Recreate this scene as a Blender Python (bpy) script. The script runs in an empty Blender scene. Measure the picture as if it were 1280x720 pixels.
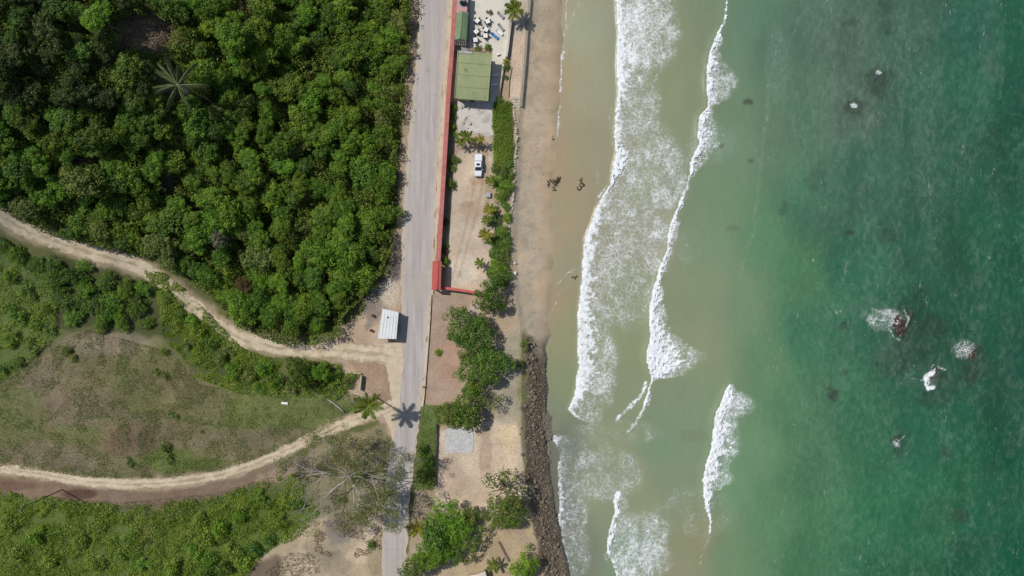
import bpy, math, random
import numpy as np
R = math.radians
rng = np.random.default_rng(7)
random.seed(7)
sc = bpy.context.scene
COL = sc.collection
CAM_Z = 164.0
FPX = 640 / 0.75            # focal length in photo pixels (drone lens, 73.7 degrees across)

# ------------------------------------------------------------------ helpers
def lin(c):
    c = np.asarray(c, float) / 255.0
    return np.where(c <= 0.04045, c / 12.92, ((c + 0.055) / 1.055) ** 2.4)
KL = 1.18                   # how bright a sunlit flat surface reads for an albedo of 1
def alb(r, g, b, k=KL):
    v = lin((r, g, b)) / k
    return tuple(float(min(x, 0.9)) for x in v)

def h2(ix, iy, seed):
    n = (ix.astype(np.int64) * 374761393 + iy.astype(np.int64) * 668265263 + seed * 974711) & 0xffffffff
    n = ((n ^ (n >> 13)) * 1274126177) & 0xffffffff
    n = (n ^ (n >> 16)) & 0xffffffff
    return n / 4294967295.0
def vnoise(x, y, seed=0):
    x = np.asarray(x, float); y = np.asarray(y, float)
    ix = np.floor(x); iy = np.floor(y)
    fx = x - ix; fy = y - iy
    fx = fx * fx * (3 - 2 * fx); fy = fy * fy * (3 - 2 * fy)
    a = h2(ix, iy, seed); b = h2(ix + 1, iy, seed); c = h2(ix, iy + 1, seed); d = h2(ix + 1, iy + 1, seed)
    return (a * (1 - fx) + b * fx) * (1 - fy) + (c * (1 - fx) + d * fx) * fy
def fbm(x, y, seed=0, o=4):
    s = 0; a = 0.5; t = 0
    for i in range(o):
        s = s + a * vnoise(x * 2 ** i, y * 2 ** i, seed + i * 17); t += a; a *= 0.5
    return s / t
def sstep(t):
    t = np.clip(t, 0, 1); return t * t * (3 - 2 * t)

# ------------------------------------------------------------------ terrain
BANK = [(665, -60), (662, 0), (656, 70), (650, 135), (645, 160), (646, 200), (642, 250), (640, 300), (641, 350), (648, 400),
        (652, 430), (652, 500), (652, 560), (660, 620), (672, 680), (682, 720), (690, 780)]
COAST = [(707, -60), (705, 0), (702, 80), (698, 150), (694, 250), (692, 330), (690, 380), (686, 430), (684, 480), (686, 540),
         (690, 600), (694, 650), (703, 700), (706, 720), (710, 780)]
def _line(pts, z):
    s = (CAM_Z - z) / FPX
    a = np.array([((360 - v) * s, (u - 640) * s) for u, v in pts]); a = a[a[:, 0].argsort()]
    return a[:, 0], a[:, 1]
BY, BX = _line(BANK, 4.0)
CY, CX = _line(COAST, 0.0)
def height(x, y):
    x = np.asarray(x, float); y = np.asarray(y, float)
    xs = np.interp(y, BY, BX); xc = np.interp(y, CY, CX) + (fbm(y / 2.2, x / 9, 41, 3) - .5) * (1.0 + 2.4 * sstep((-6 - y) / 8)) + (fbm(y / 11, x / 60 + 3, 43, 3) - .5) * 3.0
    wl = sstep((-26 - x) / 30)
    hill = 33 * sstep((-26 - x) / 95) * sstep((y + 8) / 72)
    rise = 5 * sstep((-28 - x) / 90)
    nz = (fbm(x / 14, y / 14, 3, 3) - 0.5) * 3.0 * wl * sstep((y + 20) / 30) + (fbm(x / 8, y / 8, 5, 3) - .5) * 0.7 * wl
    land = 4 + hill + rise + nz
    bw = 1.2 + 4.4 * sstep((-8 - y) / 8)
    foot = 3.15 - 2.35 * sstep((-8 - y) / 8)
    t = np.clip((x - xs) / bw, 0, 1)
    bank = 4 + (foot - 4) * t
    t2 = (x - xs - bw) / np.maximum(xc - xs - bw, 0.5)
    beach = foot * (1 - t2) + 0.06 * (fbm(x / 3, y / 6, 9, 2) - .5)
    sea = np.maximum(-0.06 * (x - xc), -7)
    z = np.where(x < xs, land, np.where(x < xs + bw, bank, np.where(x < xc, beach, sea)))
    return z
def hz(x, y): return float(height(np.array([x]), np.array([y]))[0])
def P(u, v, h=0.0):
    """ground point (x, y, z) under the thing whose centre, h metres up, lies on the sight line through photo pixel (u, v)"""
    z = 4.0 + h
    for _ in range(40):
        s = (CAM_Z - z) / FPX
        x = (u - 640) * s; y = (360 - v) * s
        z = 0.5 * z + 0.5 * (hz(x, y) + h)
    return x, y, z - h
def UV(x, y, z):
    s = (CAM_Z - z) / FPX
    return 640 + x / s, 360 - y / s

def link(name, me, mat=None, parent=None):
    o = bpy.data.objects.new(name, me); COL.objects.link(o)
    if mat is not None and len(me.materials) == 0: me.materials.append(mat)
    if parent is not None: o.parent = parent
    return o
def npmesh(name, V, F, smooth=False, attrs=None, fsizes=None):
    me = bpy.data.meshes.new(name)
    V = np.ascontiguousarray(V, dtype=np.float32); F = np.ascontiguousarray(F, dtype=np.int32)
    me.vertices.add(len(V)); me.vertices.foreach_set('co', V.ravel())
    k = F.shape[1]
    me.loops.add(F.size); me.loops.foreach_set('vertex_index', F.ravel())
    me.polygons.add(len(F))
    me.polygons.foreach_set('loop_start', np.arange(len(F), dtype=np.int32) * k)
    me.polygons.foreach_set('loop_total', np.full(len(F), k, dtype=np.int32))
    if smooth: me.polygons.foreach_set('use_smooth', np.ones(len(F), dtype=bool))
    me.update(calc_edges=True)
    for n, (typ, arr) in (attrs or {}).items():
        a = me.attributes.new(n, typ, 'POINT')
        if typ == 'FLOAT_COLOR':
            arr = np.concatenate([arr, np.ones((len(arr), 1))], 1)
            a.data.foreach_set('color', arr.astype(np.float32).ravel())
        else: a.data.foreach_set('value', arr.astype(np.float32).ravel())
    return me

class MB:
    """collects boxes, tubes and polygons into one mesh"""
    def __init__(s): s.v = []; s.f = []; s.sm = []
    def box(s, c, d, rz=0.0, taper=1.0, tilt=0.0):
        n = len(s.v); cx, cy, cz = c; dx, dy, dz = (q / 2 for q in d)
        for z, t in ((-dz, 1), (dz, taper)):
            for x, y in ((-dx, -dy), (dx, -dy), (dx, dy), (-dx, dy)):
                x *= t; y *= t
                X = x * math.cos(rz) - y * math.sin(rz); Y = x * math.sin(rz) + y * math.cos(rz)
                s.v.append((cx + X, cy + Y, cz + z + tilt * x))
        for q in ((3, 2, 1, 0), (4, 5, 6, 7), (0, 1, 5, 4), (1, 2, 6, 5), (2, 3, 7, 6), (3, 0, 4, 7)):
            s.f.append(tuple(n + i for i in q)); s.sm.append(False)
        return s
    def prism(s, pts, z0, z1):
        n = len(s.v); k = len(pts)
        for z in (z0, z1):
            for i, p in enumerate(pts): s.v.append((p[0], p[1], z if len(p) < 3 or z == z0 else z + p[2]))
        s.f.append(tuple(n + i for i in range(k))[::-1]); s.f.append(tuple(n + k + i for i in range(k))); s.sm += [False, False]
        for i in range(k):
            j = (i + 1) % k; s.f.append((n + i, n + j, n + k + j, n + k + i)); s.sm.append(False)
        return s
    def tube(s, pts, rs, k=6, cap=True):
        n0 = len(s.v); pts = [np.array(p, float) for p in pts]
        for i, p in enumerate(pts):
            d = pts[min(i + 1, len(pts) - 1)] - pts[max(i - 1, 0)]
            d = d / (np.linalg.norm(d) + 1e-9)
            a = np.cross(d, (0, 0, 1) if abs(d[2]) < .9 else (1, 0, 0)); a /= np.linalg.norm(a); b = np.cross(d, a)
            r = rs[i] if hasattr(rs, '__len__') else rs
            for j in range(k):
                t = 2 * math.pi * j / k; s.v.append(tuple(p + r * (a * math.cos(t) + b * math.sin(t))))
        for i in range(len(pts) - 1):
            for j in range(k):
                q = (j + 1) % k
                s.f.append((n0 + i * k + j, n0 + i * k + q, n0 + (i + 1) * k + q, n0 + (i + 1) * k + j)); s.sm.append(True)
        if cap:
            s.f.append(tuple(n0 + j for j in range(k))[::-1]); s.f.append(tuple(n0 + (len(pts) - 1) * k + j for j in range(k))); s.sm += [False, False]
        return s
    def lathe(s, c, prof, k=20):
        n0 = len(s.v)
        for r, z in prof:
            for j in range(k):
                t = 2 * math.pi * j / k; s.v.append((c[0] + r * math.cos(t), c[1] + r * math.sin(t), c[2] + z))
        for i in range(len(prof) - 1):
            for j in range(k):
                q = (j + 1) % k
                s.f.append((n0 + i * k + j, n0 + i * k + q, n0 + (i + 1) * k + q, n0 + (i + 1) * k + j)); s.sm.append(True)
        s.f.append(tuple(n0 + j for j in range(k))[::-1]); s.f.append(tuple(n0 + (len(prof) - 1) * k + j for j in range(k))); s.sm += [False, False]
        return s
    def poly(s, pts, smooth=False):
        n = len(s.v); s.v += [tuple(p) for p in pts]; s.f.append(tuple(range(n, n + len(pts)))); s.sm.append(smooth); return s
    def mesh(s, name):
        me = bpy.data.meshes.new(name); me.from_pydata(s.v, [], s.f); me.polygons.foreach_set('use_smooth', s.sm); me.update(); return me
    def build(s, name, mat, parent=None, bevel=0.0):
        o = link(name, s.mesh(name), mat, parent)
        if bevel:
            m = o.modifiers.new('bevel', 'BEVEL'); m.width = bevel; m.segments = 2; m.limit_method = 'ANGLE'
        return o
def tag(o, label=None, cat=None, group=None, kind=None):
    for k, v in (('label', label), ('category', cat), ('group', group), ('kind', kind)):
        if v: o[k] = v
    return o
def thing(name, label, cat, loc=(0, 0, 0), rz=0.0, group=None, scale=1.0):
    o = bpy.data.objects.new(name, None); COL.objects.link(o)
    o.empty_display_size = 0.5
    o.location = loc; o.rotation_euler = (0, 0, rz); o.scale = (scale,) * 3 if not hasattr(scale, '__len__') else scale
    return tag(o, label, cat, group)

# ------------------------------------------------------------------ materials
def newmat(name):
    m = bpy.data.materials.new(name); m.use_nodes = True; nt = m.node_tree; nt.nodes.clear()
    out = nt.nodes.new('ShaderNodeOutputMaterial'); b = nt.nodes.new('ShaderNodeBsdfPrincipled')
    nt.links.new(b.outputs[0], out.inputs[0]); return m, nt, b, out
def N(nt, t, **k):
    n = nt.nodes.new('ShaderNode' + t)
    for a, v in k.items():
        if a.startswith('i_'): n.inputs[a[2:].replace('_', ' ')].default_value = v
        else: setattr(n, a, v)
    return n
def math_(nt, op, a, b=None, c=None, clamp=False):
    n = nt.nodes.new('ShaderNodeMath'); n.operation = op; n.use_clamp = clamp
    for i, x in enumerate((a, b, c)):
        if x is None: continue
        if isinstance(x, (int, float)): n.inputs[i].default_value = x
        else: nt.links.new(x, n.inputs[i])
    return n.outputs[0]
def mixc(nt, f, a, b, mode='MIX'):
    n = nt.nodes.new('ShaderNodeMix'); n.data_type = 'RGBA'; n.blend_type = mode
    for i, x in ((0, f), (6, a), (7, b)):
        if isinstance(x, (int, float)): n.inputs[i].default_value = x
        elif isinstance(x, tuple): n.inputs[i].default_value = (*x[:3], 1)
        else: nt.links.new(x, n.inputs[i])
    return n.outputs[2]
def maprange(nt, x, a, b, c, d, smooth=False):
    n = nt.nodes.new('ShaderNodeMapRange'); n.interpolation_type = 'SMOOTHSTEP' if smooth else 'LINEAR'
    for i, q in enumerate((x, a, b, c, d)):
        if isinstance(q, (int, float)): n.inputs[i].default_value = q
        else: nt.links.new(q, n.inputs[i])
    return n.outputs[0]
def geopos(nt): return N(nt, 'NewGeometry').outputs['Position']
def noise(nt, vec, scale, detail=4, rough=.55, dist=0.0):
    n = N(nt, 'TexNoise'); n.inputs['Scale'].default_value = scale; n.inputs['Detail'].default_value = detail
    n.inputs['Roughness'].default_value = rough; n.inputs['Distortion'].default_value = dist
    if vec is not None: nt.links.new(vec, n.inputs['Vector'])
    return n.outputs['Fac']
def bump(nt, b, h, strength=.4, dist=.1):
    n = N(nt, 'Bump'); n.inputs['Strength'].default_value = strength; n.inputs['Distance'].default_value = dist
    nt.links.new(h, n.inputs['Height']); nt.links.new(n.outputs[0], b.inputs['Normal'])

def plain(name, col, rough=.7, var=.15, scale=3.0, metal=0.0, dirt=None, bmp=.15, spec=.4, coord='obj'):
    """weathered paint / concrete / plaster: two scales of noise over one colour, optional dirt colour"""
    m, nt, b, _ = newmat(name)
    vec = N(nt, 'TexCoord').outputs['Object'] if coord == 'obj' else geopos(nt)
    n1 = noise(nt, vec, scale, 5, .6); n2 = noise(nt, vec, scale * 9, 3, .6)
    f = math_(nt, 'ADD', math_(nt, 'MULTIPLY', n1, .6), math_(nt, 'MULTIPLY', n2, .4))
    f = maprange(nt, f, .3, .7, 1 - var, 1 + var)
    v = N(nt, 'VectorMath', operation='SCALE'); v.inputs[0].default_value = col[:3]; nt.links.new(f, v.inputs['Scale'])
    c = v.outputs[0]
    if dirt: c = mixc(nt, maprange(nt, noise(nt, vec, scale * .6, 6, .65), .48, .68, 0, .75), c, dirt)
    nt.links.new(c, b.inputs['Base Color']); b.inputs['Roughness'].default_value = rough; b.inputs['Metallic'].default_value = metal
    b.inputs['Specular IOR Level'].default_value = spec
    if bmp: bump(nt, b, n2, bmp, .03)
    return m

def leafmat(name, col, col2, transl=.25, obvar=.35, rough=.5):
    m, nt, b, out = newmat(name)
    lv = N(nt, 'Attribute', attribute_name='lv').outputs['Fac']
    rnd = N(nt, 'ObjectInfo').outputs['Random']
    c = mixc(nt, lv, col, col2)
    f = maprange(nt, rnd, 0, 1, 1 - obvar, 1 + obvar)
    hsv = N(nt, 'HueSaturation'); hsv.inputs['Saturation'].default_value = 1.0
    nt.links.new(c, hsv.inputs['Color']); nt.links.new(f, hsv.inputs['Value'])
    r2 = math_(nt, 'FRACT', math_(nt, 'MULTIPLY', rnd, 17.3))
    nt.links.new(maprange(nt, r2, 0, 1, .472, .502), hsv.inputs['Hue'])
    nt.links.new(hsv.outputs[0], b.inputs['Base Color']); b.inputs['Roughness'].default_value = rough
    b.inputs['Specular IOR Level'].default_value = .25
    t = N(nt, 'BsdfTranslucent'); nt.links.new(hsv.outputs[0], t.inputs[0])
    ms = N(nt, 'MixShader'); ms.inputs[0].default_value = transl
    nt.links.new(b.outputs[0], ms.inputs[1]); nt.links.new(t.outputs[0], ms.inputs[2]); nt.links.new(ms.outputs[0], out.inputs[0])
    return m

def groundmat(name, rough=.95, soft=False):
    m, nt, b, _ = newmat(name)
    pos = geopos(nt)
    tint = N(nt, 'Attribute', attribute_name='tint').outputs['Color']
    gr = N(nt, 'Attribute', attribute_name='veg').outputs['Fac']
    n1 = noise(nt, pos, .35, 5, .6); n2 = noise(nt, pos, 2.2, 5, .7); n3 = noise(nt, pos, 7.0, 3, .7)
    f = math_(nt, 'ADD', math_(nt, 'ADD', math_(nt, 'MULTIPLY', n1, .3), math_(nt, 'MULTIPLY', n2, .4)), math_(nt, 'MULTIPLY', n3, .3))
    f = maprange(nt, f, .3, .7, .84 if soft else .62, 1.16 if soft else 1.38)
    v = N(nt, 'VectorMath', operation='MULTIPLY'); nt.links.new(tint, v.inputs[0])
    cc = N(nt, 'CombineXYZ')
    for i in range(3): nt.links.new(f, cc.inputs[i])
    nt.links.new(cc.outputs[0], v.inputs[1])
    # dark litter, small stones and leaves
    lit = maprange(nt, noise(nt, pos, 3.3, 2, .5), .62, .72, 0, .22 if soft else .55)
    c = mixc(nt, lit, v.outputs[0], mixc(nt, .62, v.outputs[0], (.02, .018, .012)))
    # vegetated ground: patches of green blades over the soil colour
    g = math_(nt, 'MULTIPLY', maprange(nt, noise(nt, pos, 1.3, 6, .75), .42, .62, 0, 1), gr)
    c = mixc(nt, math_(nt, 'MULTIPLY', g, .75), c, mixc(nt, noise(nt, pos, .2, 2), (.055, .085, .022), (.1, .11, .04)))
    nt.links.new(c, b.inputs['Base Color']); b.inputs['Roughness'].default_value = rough; b.inputs['Specular IOR Level'].default_value = .15
    bump(nt, b, math_(nt, 'ADD', n2, n3), .2 if soft else .6, .15)
    return m

M_leaf = {
    'forest': leafmat('leaf_deep_green', alb(76, 118, 32), alb(122, 160, 48), .35, .22),
    'bright': leafmat('leaf_bright_green', alb(86, 134, 34), alb(134, 174, 54), .35, .22),
    'dark': leafmat('leaf_dark_green', alb(62, 100, 30), alb(102, 136, 44), .3, .2),
    'olive': leafmat('leaf_olive', alb(86, 110, 44), alb(130, 142, 70), .25, .15),
    'grey': leafmat('leaf_grey_green', alb(98, 106, 76), alb(140, 140, 108), .2, .15),
    'rust': leafmat('leaf_rusty', alb(84, 72, 34), alb(126, 96, 52), .2, .2),
    'coast': leafmat('leaf_coastal_green', alb(70, 110, 36), alb(122, 150, 66), .3, .15),
    'palm': leafmat('leaf_palm', alb(84, 112, 36), alb(140, 156, 62), .3, .15),
    'palmyellow': leafmat('leaf_palm_yellow', alb(128, 138, 40), alb(180, 172, 70), .3, .15),
    'deadpalm': leafmat('leaf_palm_dry', alb(70, 98, 42), alb(140, 146, 104), .2, .1),
    'grass': leafmat('grass_blade', alb(118, 122, 70), alb(158, 148, 108), .3, .1),
    'cover': leafmat('cover_leaf', alb(88, 118, 40), alb(142, 156, 72), .3, .1),
    'under': leafmat('understorey_leaf', alb(78, 112, 34), alb(122, 142, 54), .3, .1),
    'lime': leafmat('leaf_lime', alb(104, 142, 44), alb(146, 172, 70), .35, .15),
    'shade': leafmat('leaf_green_painted_shade', alb(50, 72, 28), alb(82, 102, 40), .25, .25),  # darker greens: the upper slope's shade is put into the leaf colour
    'dry': leafmat('leaf_dry', alb(140, 120, 92), alb(176, 160, 130), .2, .1),
}
M = {
    'bark': plain('bark', alb(120, 108, 92), .9, .3, 4),
    'palebark': plain('pale_bark', alb(170, 160, 148), .9, .25, 4),
    'concrete': plain('concrete', alb(196, 190, 178), .85, .12, .8, dirt=alb(150, 142, 128)),
    'greyconcrete': plain('grey_concrete', alb(172, 170, 166), .85, .14, 1.2, dirt=alb(140, 134, 124)),
    'kerb': plain('kerb_concrete', alb(202, 184, 160), .9, .12, .7, dirt=alb(160, 135, 105)),
    'redcap': plain('red_wall_cap', alb(186, 112, 104), .8, .2, .5, dirt=alb(168, 100, 88)),
    'redroof': plain('red_gate_roof', alb(196, 98, 88), .75, .1, .8, dirt=alb(160, 80, 70)),
    'greenroof': plain('green_roof_sheet', alb(156, 164, 116), .7, .1, .35, dirt=alb(132, 140, 96)),
    'greenroof2': plain('old_green_roof', alb(126, 148, 104), .7, .1, .5, dirt=alb(90, 120, 96)),
    'wallcream': plain('cream_wall', alb(200, 185, 150), .85, .08, 1),
    'white': plain('white_paint', alb(232, 232, 228), .55, .06, 2, dirt=alb(200, 198, 190)),
    'carwhite': plain('car_paint', alb(236, 234, 236), .25, .03, 1, bmp=0, spec=.6),
    'glass': plain('dark_glass', (.015, .02, .03), .08, .1, 2, bmp=0, spec=.8),
    'rubber': plain('rubber', (.02, .02, .02), .8, .2, 6),
    'chrome': plain('chrome', (.6, .6, .6), .2, .05, 3, metal=1, bmp=0),
    'redlamp': plain('red_lamp', (.4, .02, .02), .3, .05, 3, bmp=0),
    'black': plain('black_plastic', (.03, .03, .033), .5, .2, 4),
    'blue': plain('blue_fabric', alb(60, 120, 190), .7, .12, 3),
    'grey': plain('grey_fabric', alb(150, 146, 142), .8, .12, 3),
    'brownwood': plain('brown_wood', alb(110, 90, 72), .85, .25, 3),
    'darkwood': plain('dark_wood', alb(82, 70, 60), .9, .3, 3),
    'stone': plain('pale_stone', alb(190, 180, 158), .9, .2, 1.5, coord='geo', dirt=alb(140, 128, 105)),
    'rock': plain('brown_rock', alb(128, 112, 94), .85, .6, 1.6, coord='geo', dirt=alb(62, 52, 44)),
    'searock': plain('wet_rock', alb(74, 56, 48), .5, .35, 1.5, coord='geo'),
    'pink': plain('pink_tile', alb(196, 150, 145), .8, .1, 1),
    'seaweed': plain('seaweed', alb(74, 64, 50), .6, .3, 5),
}

# ------------------------------------------------------------------ painting zones on the ground by their mapped outline
def sd_poly(U, V, pts):
    """signed distance to polygon, positive inside"""
    pts = np.array(pts, float); n = len(pts)
    d = np.full(U.shape, 1e9); inside = np.zeros(U.shape, bool)
    for i in range(n):
        x0, y0 = pts[i]; x1, y1 = pts[(i + 1) % n]
        dx, dy = x1 - x0, y1 - y0
        t = np.clip(((U - x0) * dx + (V - y0) * dy) / (dx * dx + dy * dy + 1e-9), 0, 1)
        d = np.minimum(d, np.hypot(U - x0 - t * dx, V - y0 - t * dy))
        c = ((y0 > V) != (y1 > V)) & (U < (x1 - x0) * (V - y0) / (y1 - y0 + 1e-12) + x0)
        inside ^= c
    return np.where(inside, d, -d)
def sd_line(U, V, pts):
    d = np.full(U.shape, 1e9)
    for (x0, y0), (x1, y1) in zip(pts[:-1], pts[1:]):
        dx, dy = x1 - x0, y1 - y0
        t = np.clip(((U - x0) * dx + (V - y0) * dy) / (dx * dx + dy * dy + 1e-9), 0, 1)
        d = np.minimum(d, np.hypot(U - x0 - t * dx, V - y0 - t * dy))
    return d

FOREST = [(-40, -40), (517, -40), (516, 60), (508, 120), (499, 190), (497, 260), (493, 310), (478, 346), (452, 377), (432, 397), (430, 420),
          (390, 432), (350, 428), (312, 414), (290, 396), (262, 366), (226, 342), (196, 324), (165, 318), (118, 306), (70, 296), (36, 278), (0, 256), (-40, 246)]
MEADOW = [(-30, 480), (15, 470), (60, 430), (110, 412), (160, 425), (215, 440), (250, 480), (300, 490), (360, 490), (420, 485), (450, 495), (430, 525), (395, 543),
          (330, 570), (280, 588), (200, 598), (120, 598), (50, 588), (-30, 582)]
UPPER_TRACK = [(-60, 240), (0, 270), (30, 287), (80, 306), (120, 318), (170, 331), (205, 352), (240, 380), (270, 406), (300, 424), (345, 434), (400, 438), (450, 440), (495, 446)]
LOWER_TRACK = [(-60, 582), (0, 586), (50, 592), (100, 601), (160, 606), (220, 603), (280, 593), (320, 580), (360, 562), (400, 543), (430, 530), (465, 517), (492, 506)]

GAPS = [(184, 44, 42, 26), (137, 82, 12, 24), (222, 104, 26, 24), (210, 235, 9, 20), (310, 14, 10, 12), (108, 136, 12, 9), (110, 205, 16, 8)]
def ground_paint(x, y, z):
    U, V = UV(x, y, z)
    n1 = (fbm(x / 3, y / 3, 21) - .5); n2 = fbm(x / 9, y / 9, 22); n3 = fbm(x / 1.5, y / 1.5, 23)
    C = np.tile(np.array(alb(106, 106, 66)), (len(x), 1)); G = np.full(len(x), .6)
    def put(m, col, g=None):
        nonlocal C, G
        m = np.clip(m, 0, 1)[:, None]; C = C * (1 - m) + np.array(alb(*col)) * m
        if g is not None: G = G * (1 - m[:, 0]) + g * m[:, 0]
    def poly(pts, col, g=0.0, soft=3, jag=10, st=1.0): put(st * sstep((sd_poly(U, V, pts) + n1 * jag) / soft + .5), col, g)
    def line(pts, w, col, g=0.0, soft=3, jag=8, st=1.0): put(st * sstep((w - sd_line(U, V, pts) + n1 * jag) / soft + .5), col, g)
    def blob(u, v, ru, rv, col, g=0.0, st=1.0, jag=.6): put(st * sstep((1 - np.hypot((U - u) / ru, (V - v) / rv) + n1 * jag) * 2.5 + .3), col, g)
    poly(FOREST, (70, 62, 44), .5)
    poly([(-30, 300), (60, 320), (90, 400), (40, 460), (-30, 480)], (98, 114, 64), .8)
    poly([(60, 315), (230, 360), (290, 420), (300, 470), (240, 470), (200, 430), (70, 410)], (80, 84, 50), .8)
    poly(MEADOW, (128, 119, 90), .4, soft=14)
    blob(75, 500, 60, 50, (142, 126, 104), .1, .7); blob(170, 550, 46, 26, (126, 106, 86), .1, .8); blob(140, 430, 60, 16, (150, 136, 114), .1, .8)
    blob(330, 510, 120, 30, (120, 130, 74), .6, .85); blob(90, 545, 40, 16, (112, 122, 66), .6, .6); blob(185, 500, 30, 20, (112, 122, 66), .6, .5); blob(150, 470, 16, 30, (114, 124, 68), .6, .5); blob(230, 575, 70, 16, (110, 126, 62), .7, .8); blob(60, 570, 60, 20, (134, 122, 102), .1, .6); blob(20, 520, 40, 40, (116, 122, 72), .5, .7)
    blob(110, 470, 50, 30, (134, 128, 92), .2, .5); blob(200, 450, 40, 26, (120, 120, 76), .4, .6)
    blob(290, 560, 60, 18, (140, 126, 100), .1, .6); blob(240, 500, 50, 40, (130, 118, 90), .15, .6)
    poly([(-30, 600), (60, 612), (160, 622), (260, 612), (330, 590), (400, 600), (420, 680), (330, 740), (-30, 740)], (100, 116, 60), .8)
    line([(-60, 603), (40, 610), (110, 617), (180, 622), (240, 618), (300, 600), (350, 580)], 12, (136, 116, 96), 0, 6)
    blob(100, 617, 24, 7, (96, 72, 60), 0, .9); blob(10, 607, 40, 7, (112, 88, 72), 0, .8)
    blob(190, 640, 60, 8, (120, 108, 84), .2, .6)
    blob(190, 670, 30, 18, (104, 96, 68), .3, .6)
    line(UPPER_TRACK, 14, (178, 158, 130), 0, 8, 14, .8)
    line(LOWER_TRACK, 8, (188, 168, 140), 0, 5, 10, .8)
    poly([(395, 420), (440, 402), (470, 378), (497, 330), (502, 330), (502, 560), (486, 545), (470, 520), (440, 500), (425, 455)], (184, 162, 138), 0, 5)
    poly([(436, 450), (486, 448), (488, 505), (470, 500), (452, 480)], (166, 140, 116), 0, 4, 8)
    poly([(455, 375), (480, 345), (494, 340), (492, 372), (474, 400), (458, 412)], (136, 124, 116), 0, 4, 14, .9)
    blob(486, 366, 12, 18, (214, 196, 174), 0, .9)
    line([(520, -30), (512, 120), (502, 250), (497, 330)], 6, (168, 148, 122), 0, 4, 6)
    line([(498, 300), (494, 345)], 6, (120, 108, 102), 0, 4, 4)
    poly([(300, 740), (318, 700), (352, 676), (392, 648), (440, 632), (482, 640), (484, 740)], (182, 164, 136), .1, 5, 16); blob(440, 650, 40, 16, (146, 130, 108), .2, .7, 1.8); blob(375, 700, 30, 22, (202, 184, 156), 0, .6, 1.6); blob(420, 705, 22, 14, (156, 138, 114), .1, .6, 1.8); blob(465, 665, 14, 20, (206, 190, 166), 0, .7, 1.6)
    poly([(300, 740), (312, 704), (345, 695), (358, 740)], (112, 100, 84), 0, 10, 24, .9); blob(428, 662, 26, 20, (140, 130, 118), .1, .85, 1.6); blob(455, 690, 20, 20, (206, 190, 164), 0, .6, 1.4); blob(400, 690, 20, 16, (150, 136, 112), .3, .6, 1.6)
    blob(395, 600, 60, 30, (132, 126, 92), .4, .6); line([(330, 600), (360, 585), (400, 570), (440, 560)], 9, (160, 138, 116), 0, 5, 14); poly([(380, 560), (430, 540), (480, 530), (486, 560), (480, 640), (400, 650), (385, 610)], (148, 136, 108), .25, 5, 18, .85); blob(470, 700, 12, 24, (150, 138, 104), .3, .6)
    # coastal strip
    poly([(556, -40), (668, -40), (650, 140), (645, 250), (640, 330), (655, 430), (652, 560), (664, 640), (684, 740), (505, 740), (520, 600), (530, 500), (543, 370)], (176, 156, 130), 0, 3, 4)
    poly([(560, 168), (615, 168), (616, 330), (600, 365), (548, 362), (552, 250)], (200, 180, 156), 0, 4, 4)
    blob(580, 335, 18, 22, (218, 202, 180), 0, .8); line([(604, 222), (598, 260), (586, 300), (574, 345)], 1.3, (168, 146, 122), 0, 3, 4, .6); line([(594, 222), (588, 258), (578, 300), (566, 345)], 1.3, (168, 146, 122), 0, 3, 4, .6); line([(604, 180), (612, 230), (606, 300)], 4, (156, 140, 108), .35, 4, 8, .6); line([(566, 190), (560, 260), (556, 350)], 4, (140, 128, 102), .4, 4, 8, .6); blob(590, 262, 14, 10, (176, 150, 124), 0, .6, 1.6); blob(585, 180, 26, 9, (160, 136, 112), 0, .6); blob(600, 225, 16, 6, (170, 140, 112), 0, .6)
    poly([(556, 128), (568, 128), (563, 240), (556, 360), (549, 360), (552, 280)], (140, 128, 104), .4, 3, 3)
    poly([(640, 40), (658, 40), (651, 120), (637, 124)], (208, 186, 162), 0, 2, 2)
    poly([(632, -30), (662, -30), (659, 44), (641, 44)], (196, 180, 158), 0, 2, 2)
    poly([(614, 126), (640, 128), (642, 205), (618, 212)], (86, 118, 40), 1, 3, 3)
    poly([(539, 366), (600, 370), (612, 420), (575, 470), (572, 506), (530, 506), (535, 430)], (172, 148, 128), 0, 3, 4)
    blob(560, 384, 30, 8, (172, 150, 132), 0, .7); blob(596, 388, 10, 14, (206, 190, 176), 0, .6); blob(560, 450, 20, 30, (176, 142, 120), 0, .6)
    poly([(529, 506), (590, 506), (590, 534), (546, 530), (544, 612), (518, 612), (523, 560)], (98, 116, 58), 1, 3, 3)
    poly([(546, 540), (640, 520), (656, 560), (660, 620), (640, 640), (545, 640)], (204, 184, 158), 0, 4, 6)
    blob(608, 566, 7, 30, (168, 140, 122), 0, .6, 1.8); blob(565, 600, 18, 30, (186, 162, 138), 0, .6); blob(635, 545, 14, 22, (214, 192, 156), 0, .8)
    blob(632, 520, 14, 12, (176, 166, 140), 0, .8)
    poly([(600, 470), (650, 400), (655, 520), (625, 520)], (168, 156, 132), .1, 5, 8)
    poly([(560, 670), (640, 660), (690, 740), (540, 740)], (180, 160, 128), 0, 4, 8)
    blob(668, 655, 14, 18, (190, 168, 128), 0, .7)
    # beach
    xs = np.interp(y, BY, BX); xc = np.interp(y, CY, CX)
    t = (x - xs) / np.maximum(xc - xs, 1)
    onb = sstep((x - xs + .3) / .6)
    put(onb, (204, 184, 156), 0.0)
    put(onb * sstep((t - .02) * 8) * sstep((.75 - t) * 4) * sstep((n3 - .5) * 6) * .45, (172, 158, 138), 0)
    put(onb * sstep((t - .5 + n1 * .25) * 4), (200, 175, 145), 0)
    put(onb * sstep((t - .72 + n1 * .25) * 3.2), (170, 157, 126), 0)
    rk = sstep((V - 415) / 25)
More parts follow.
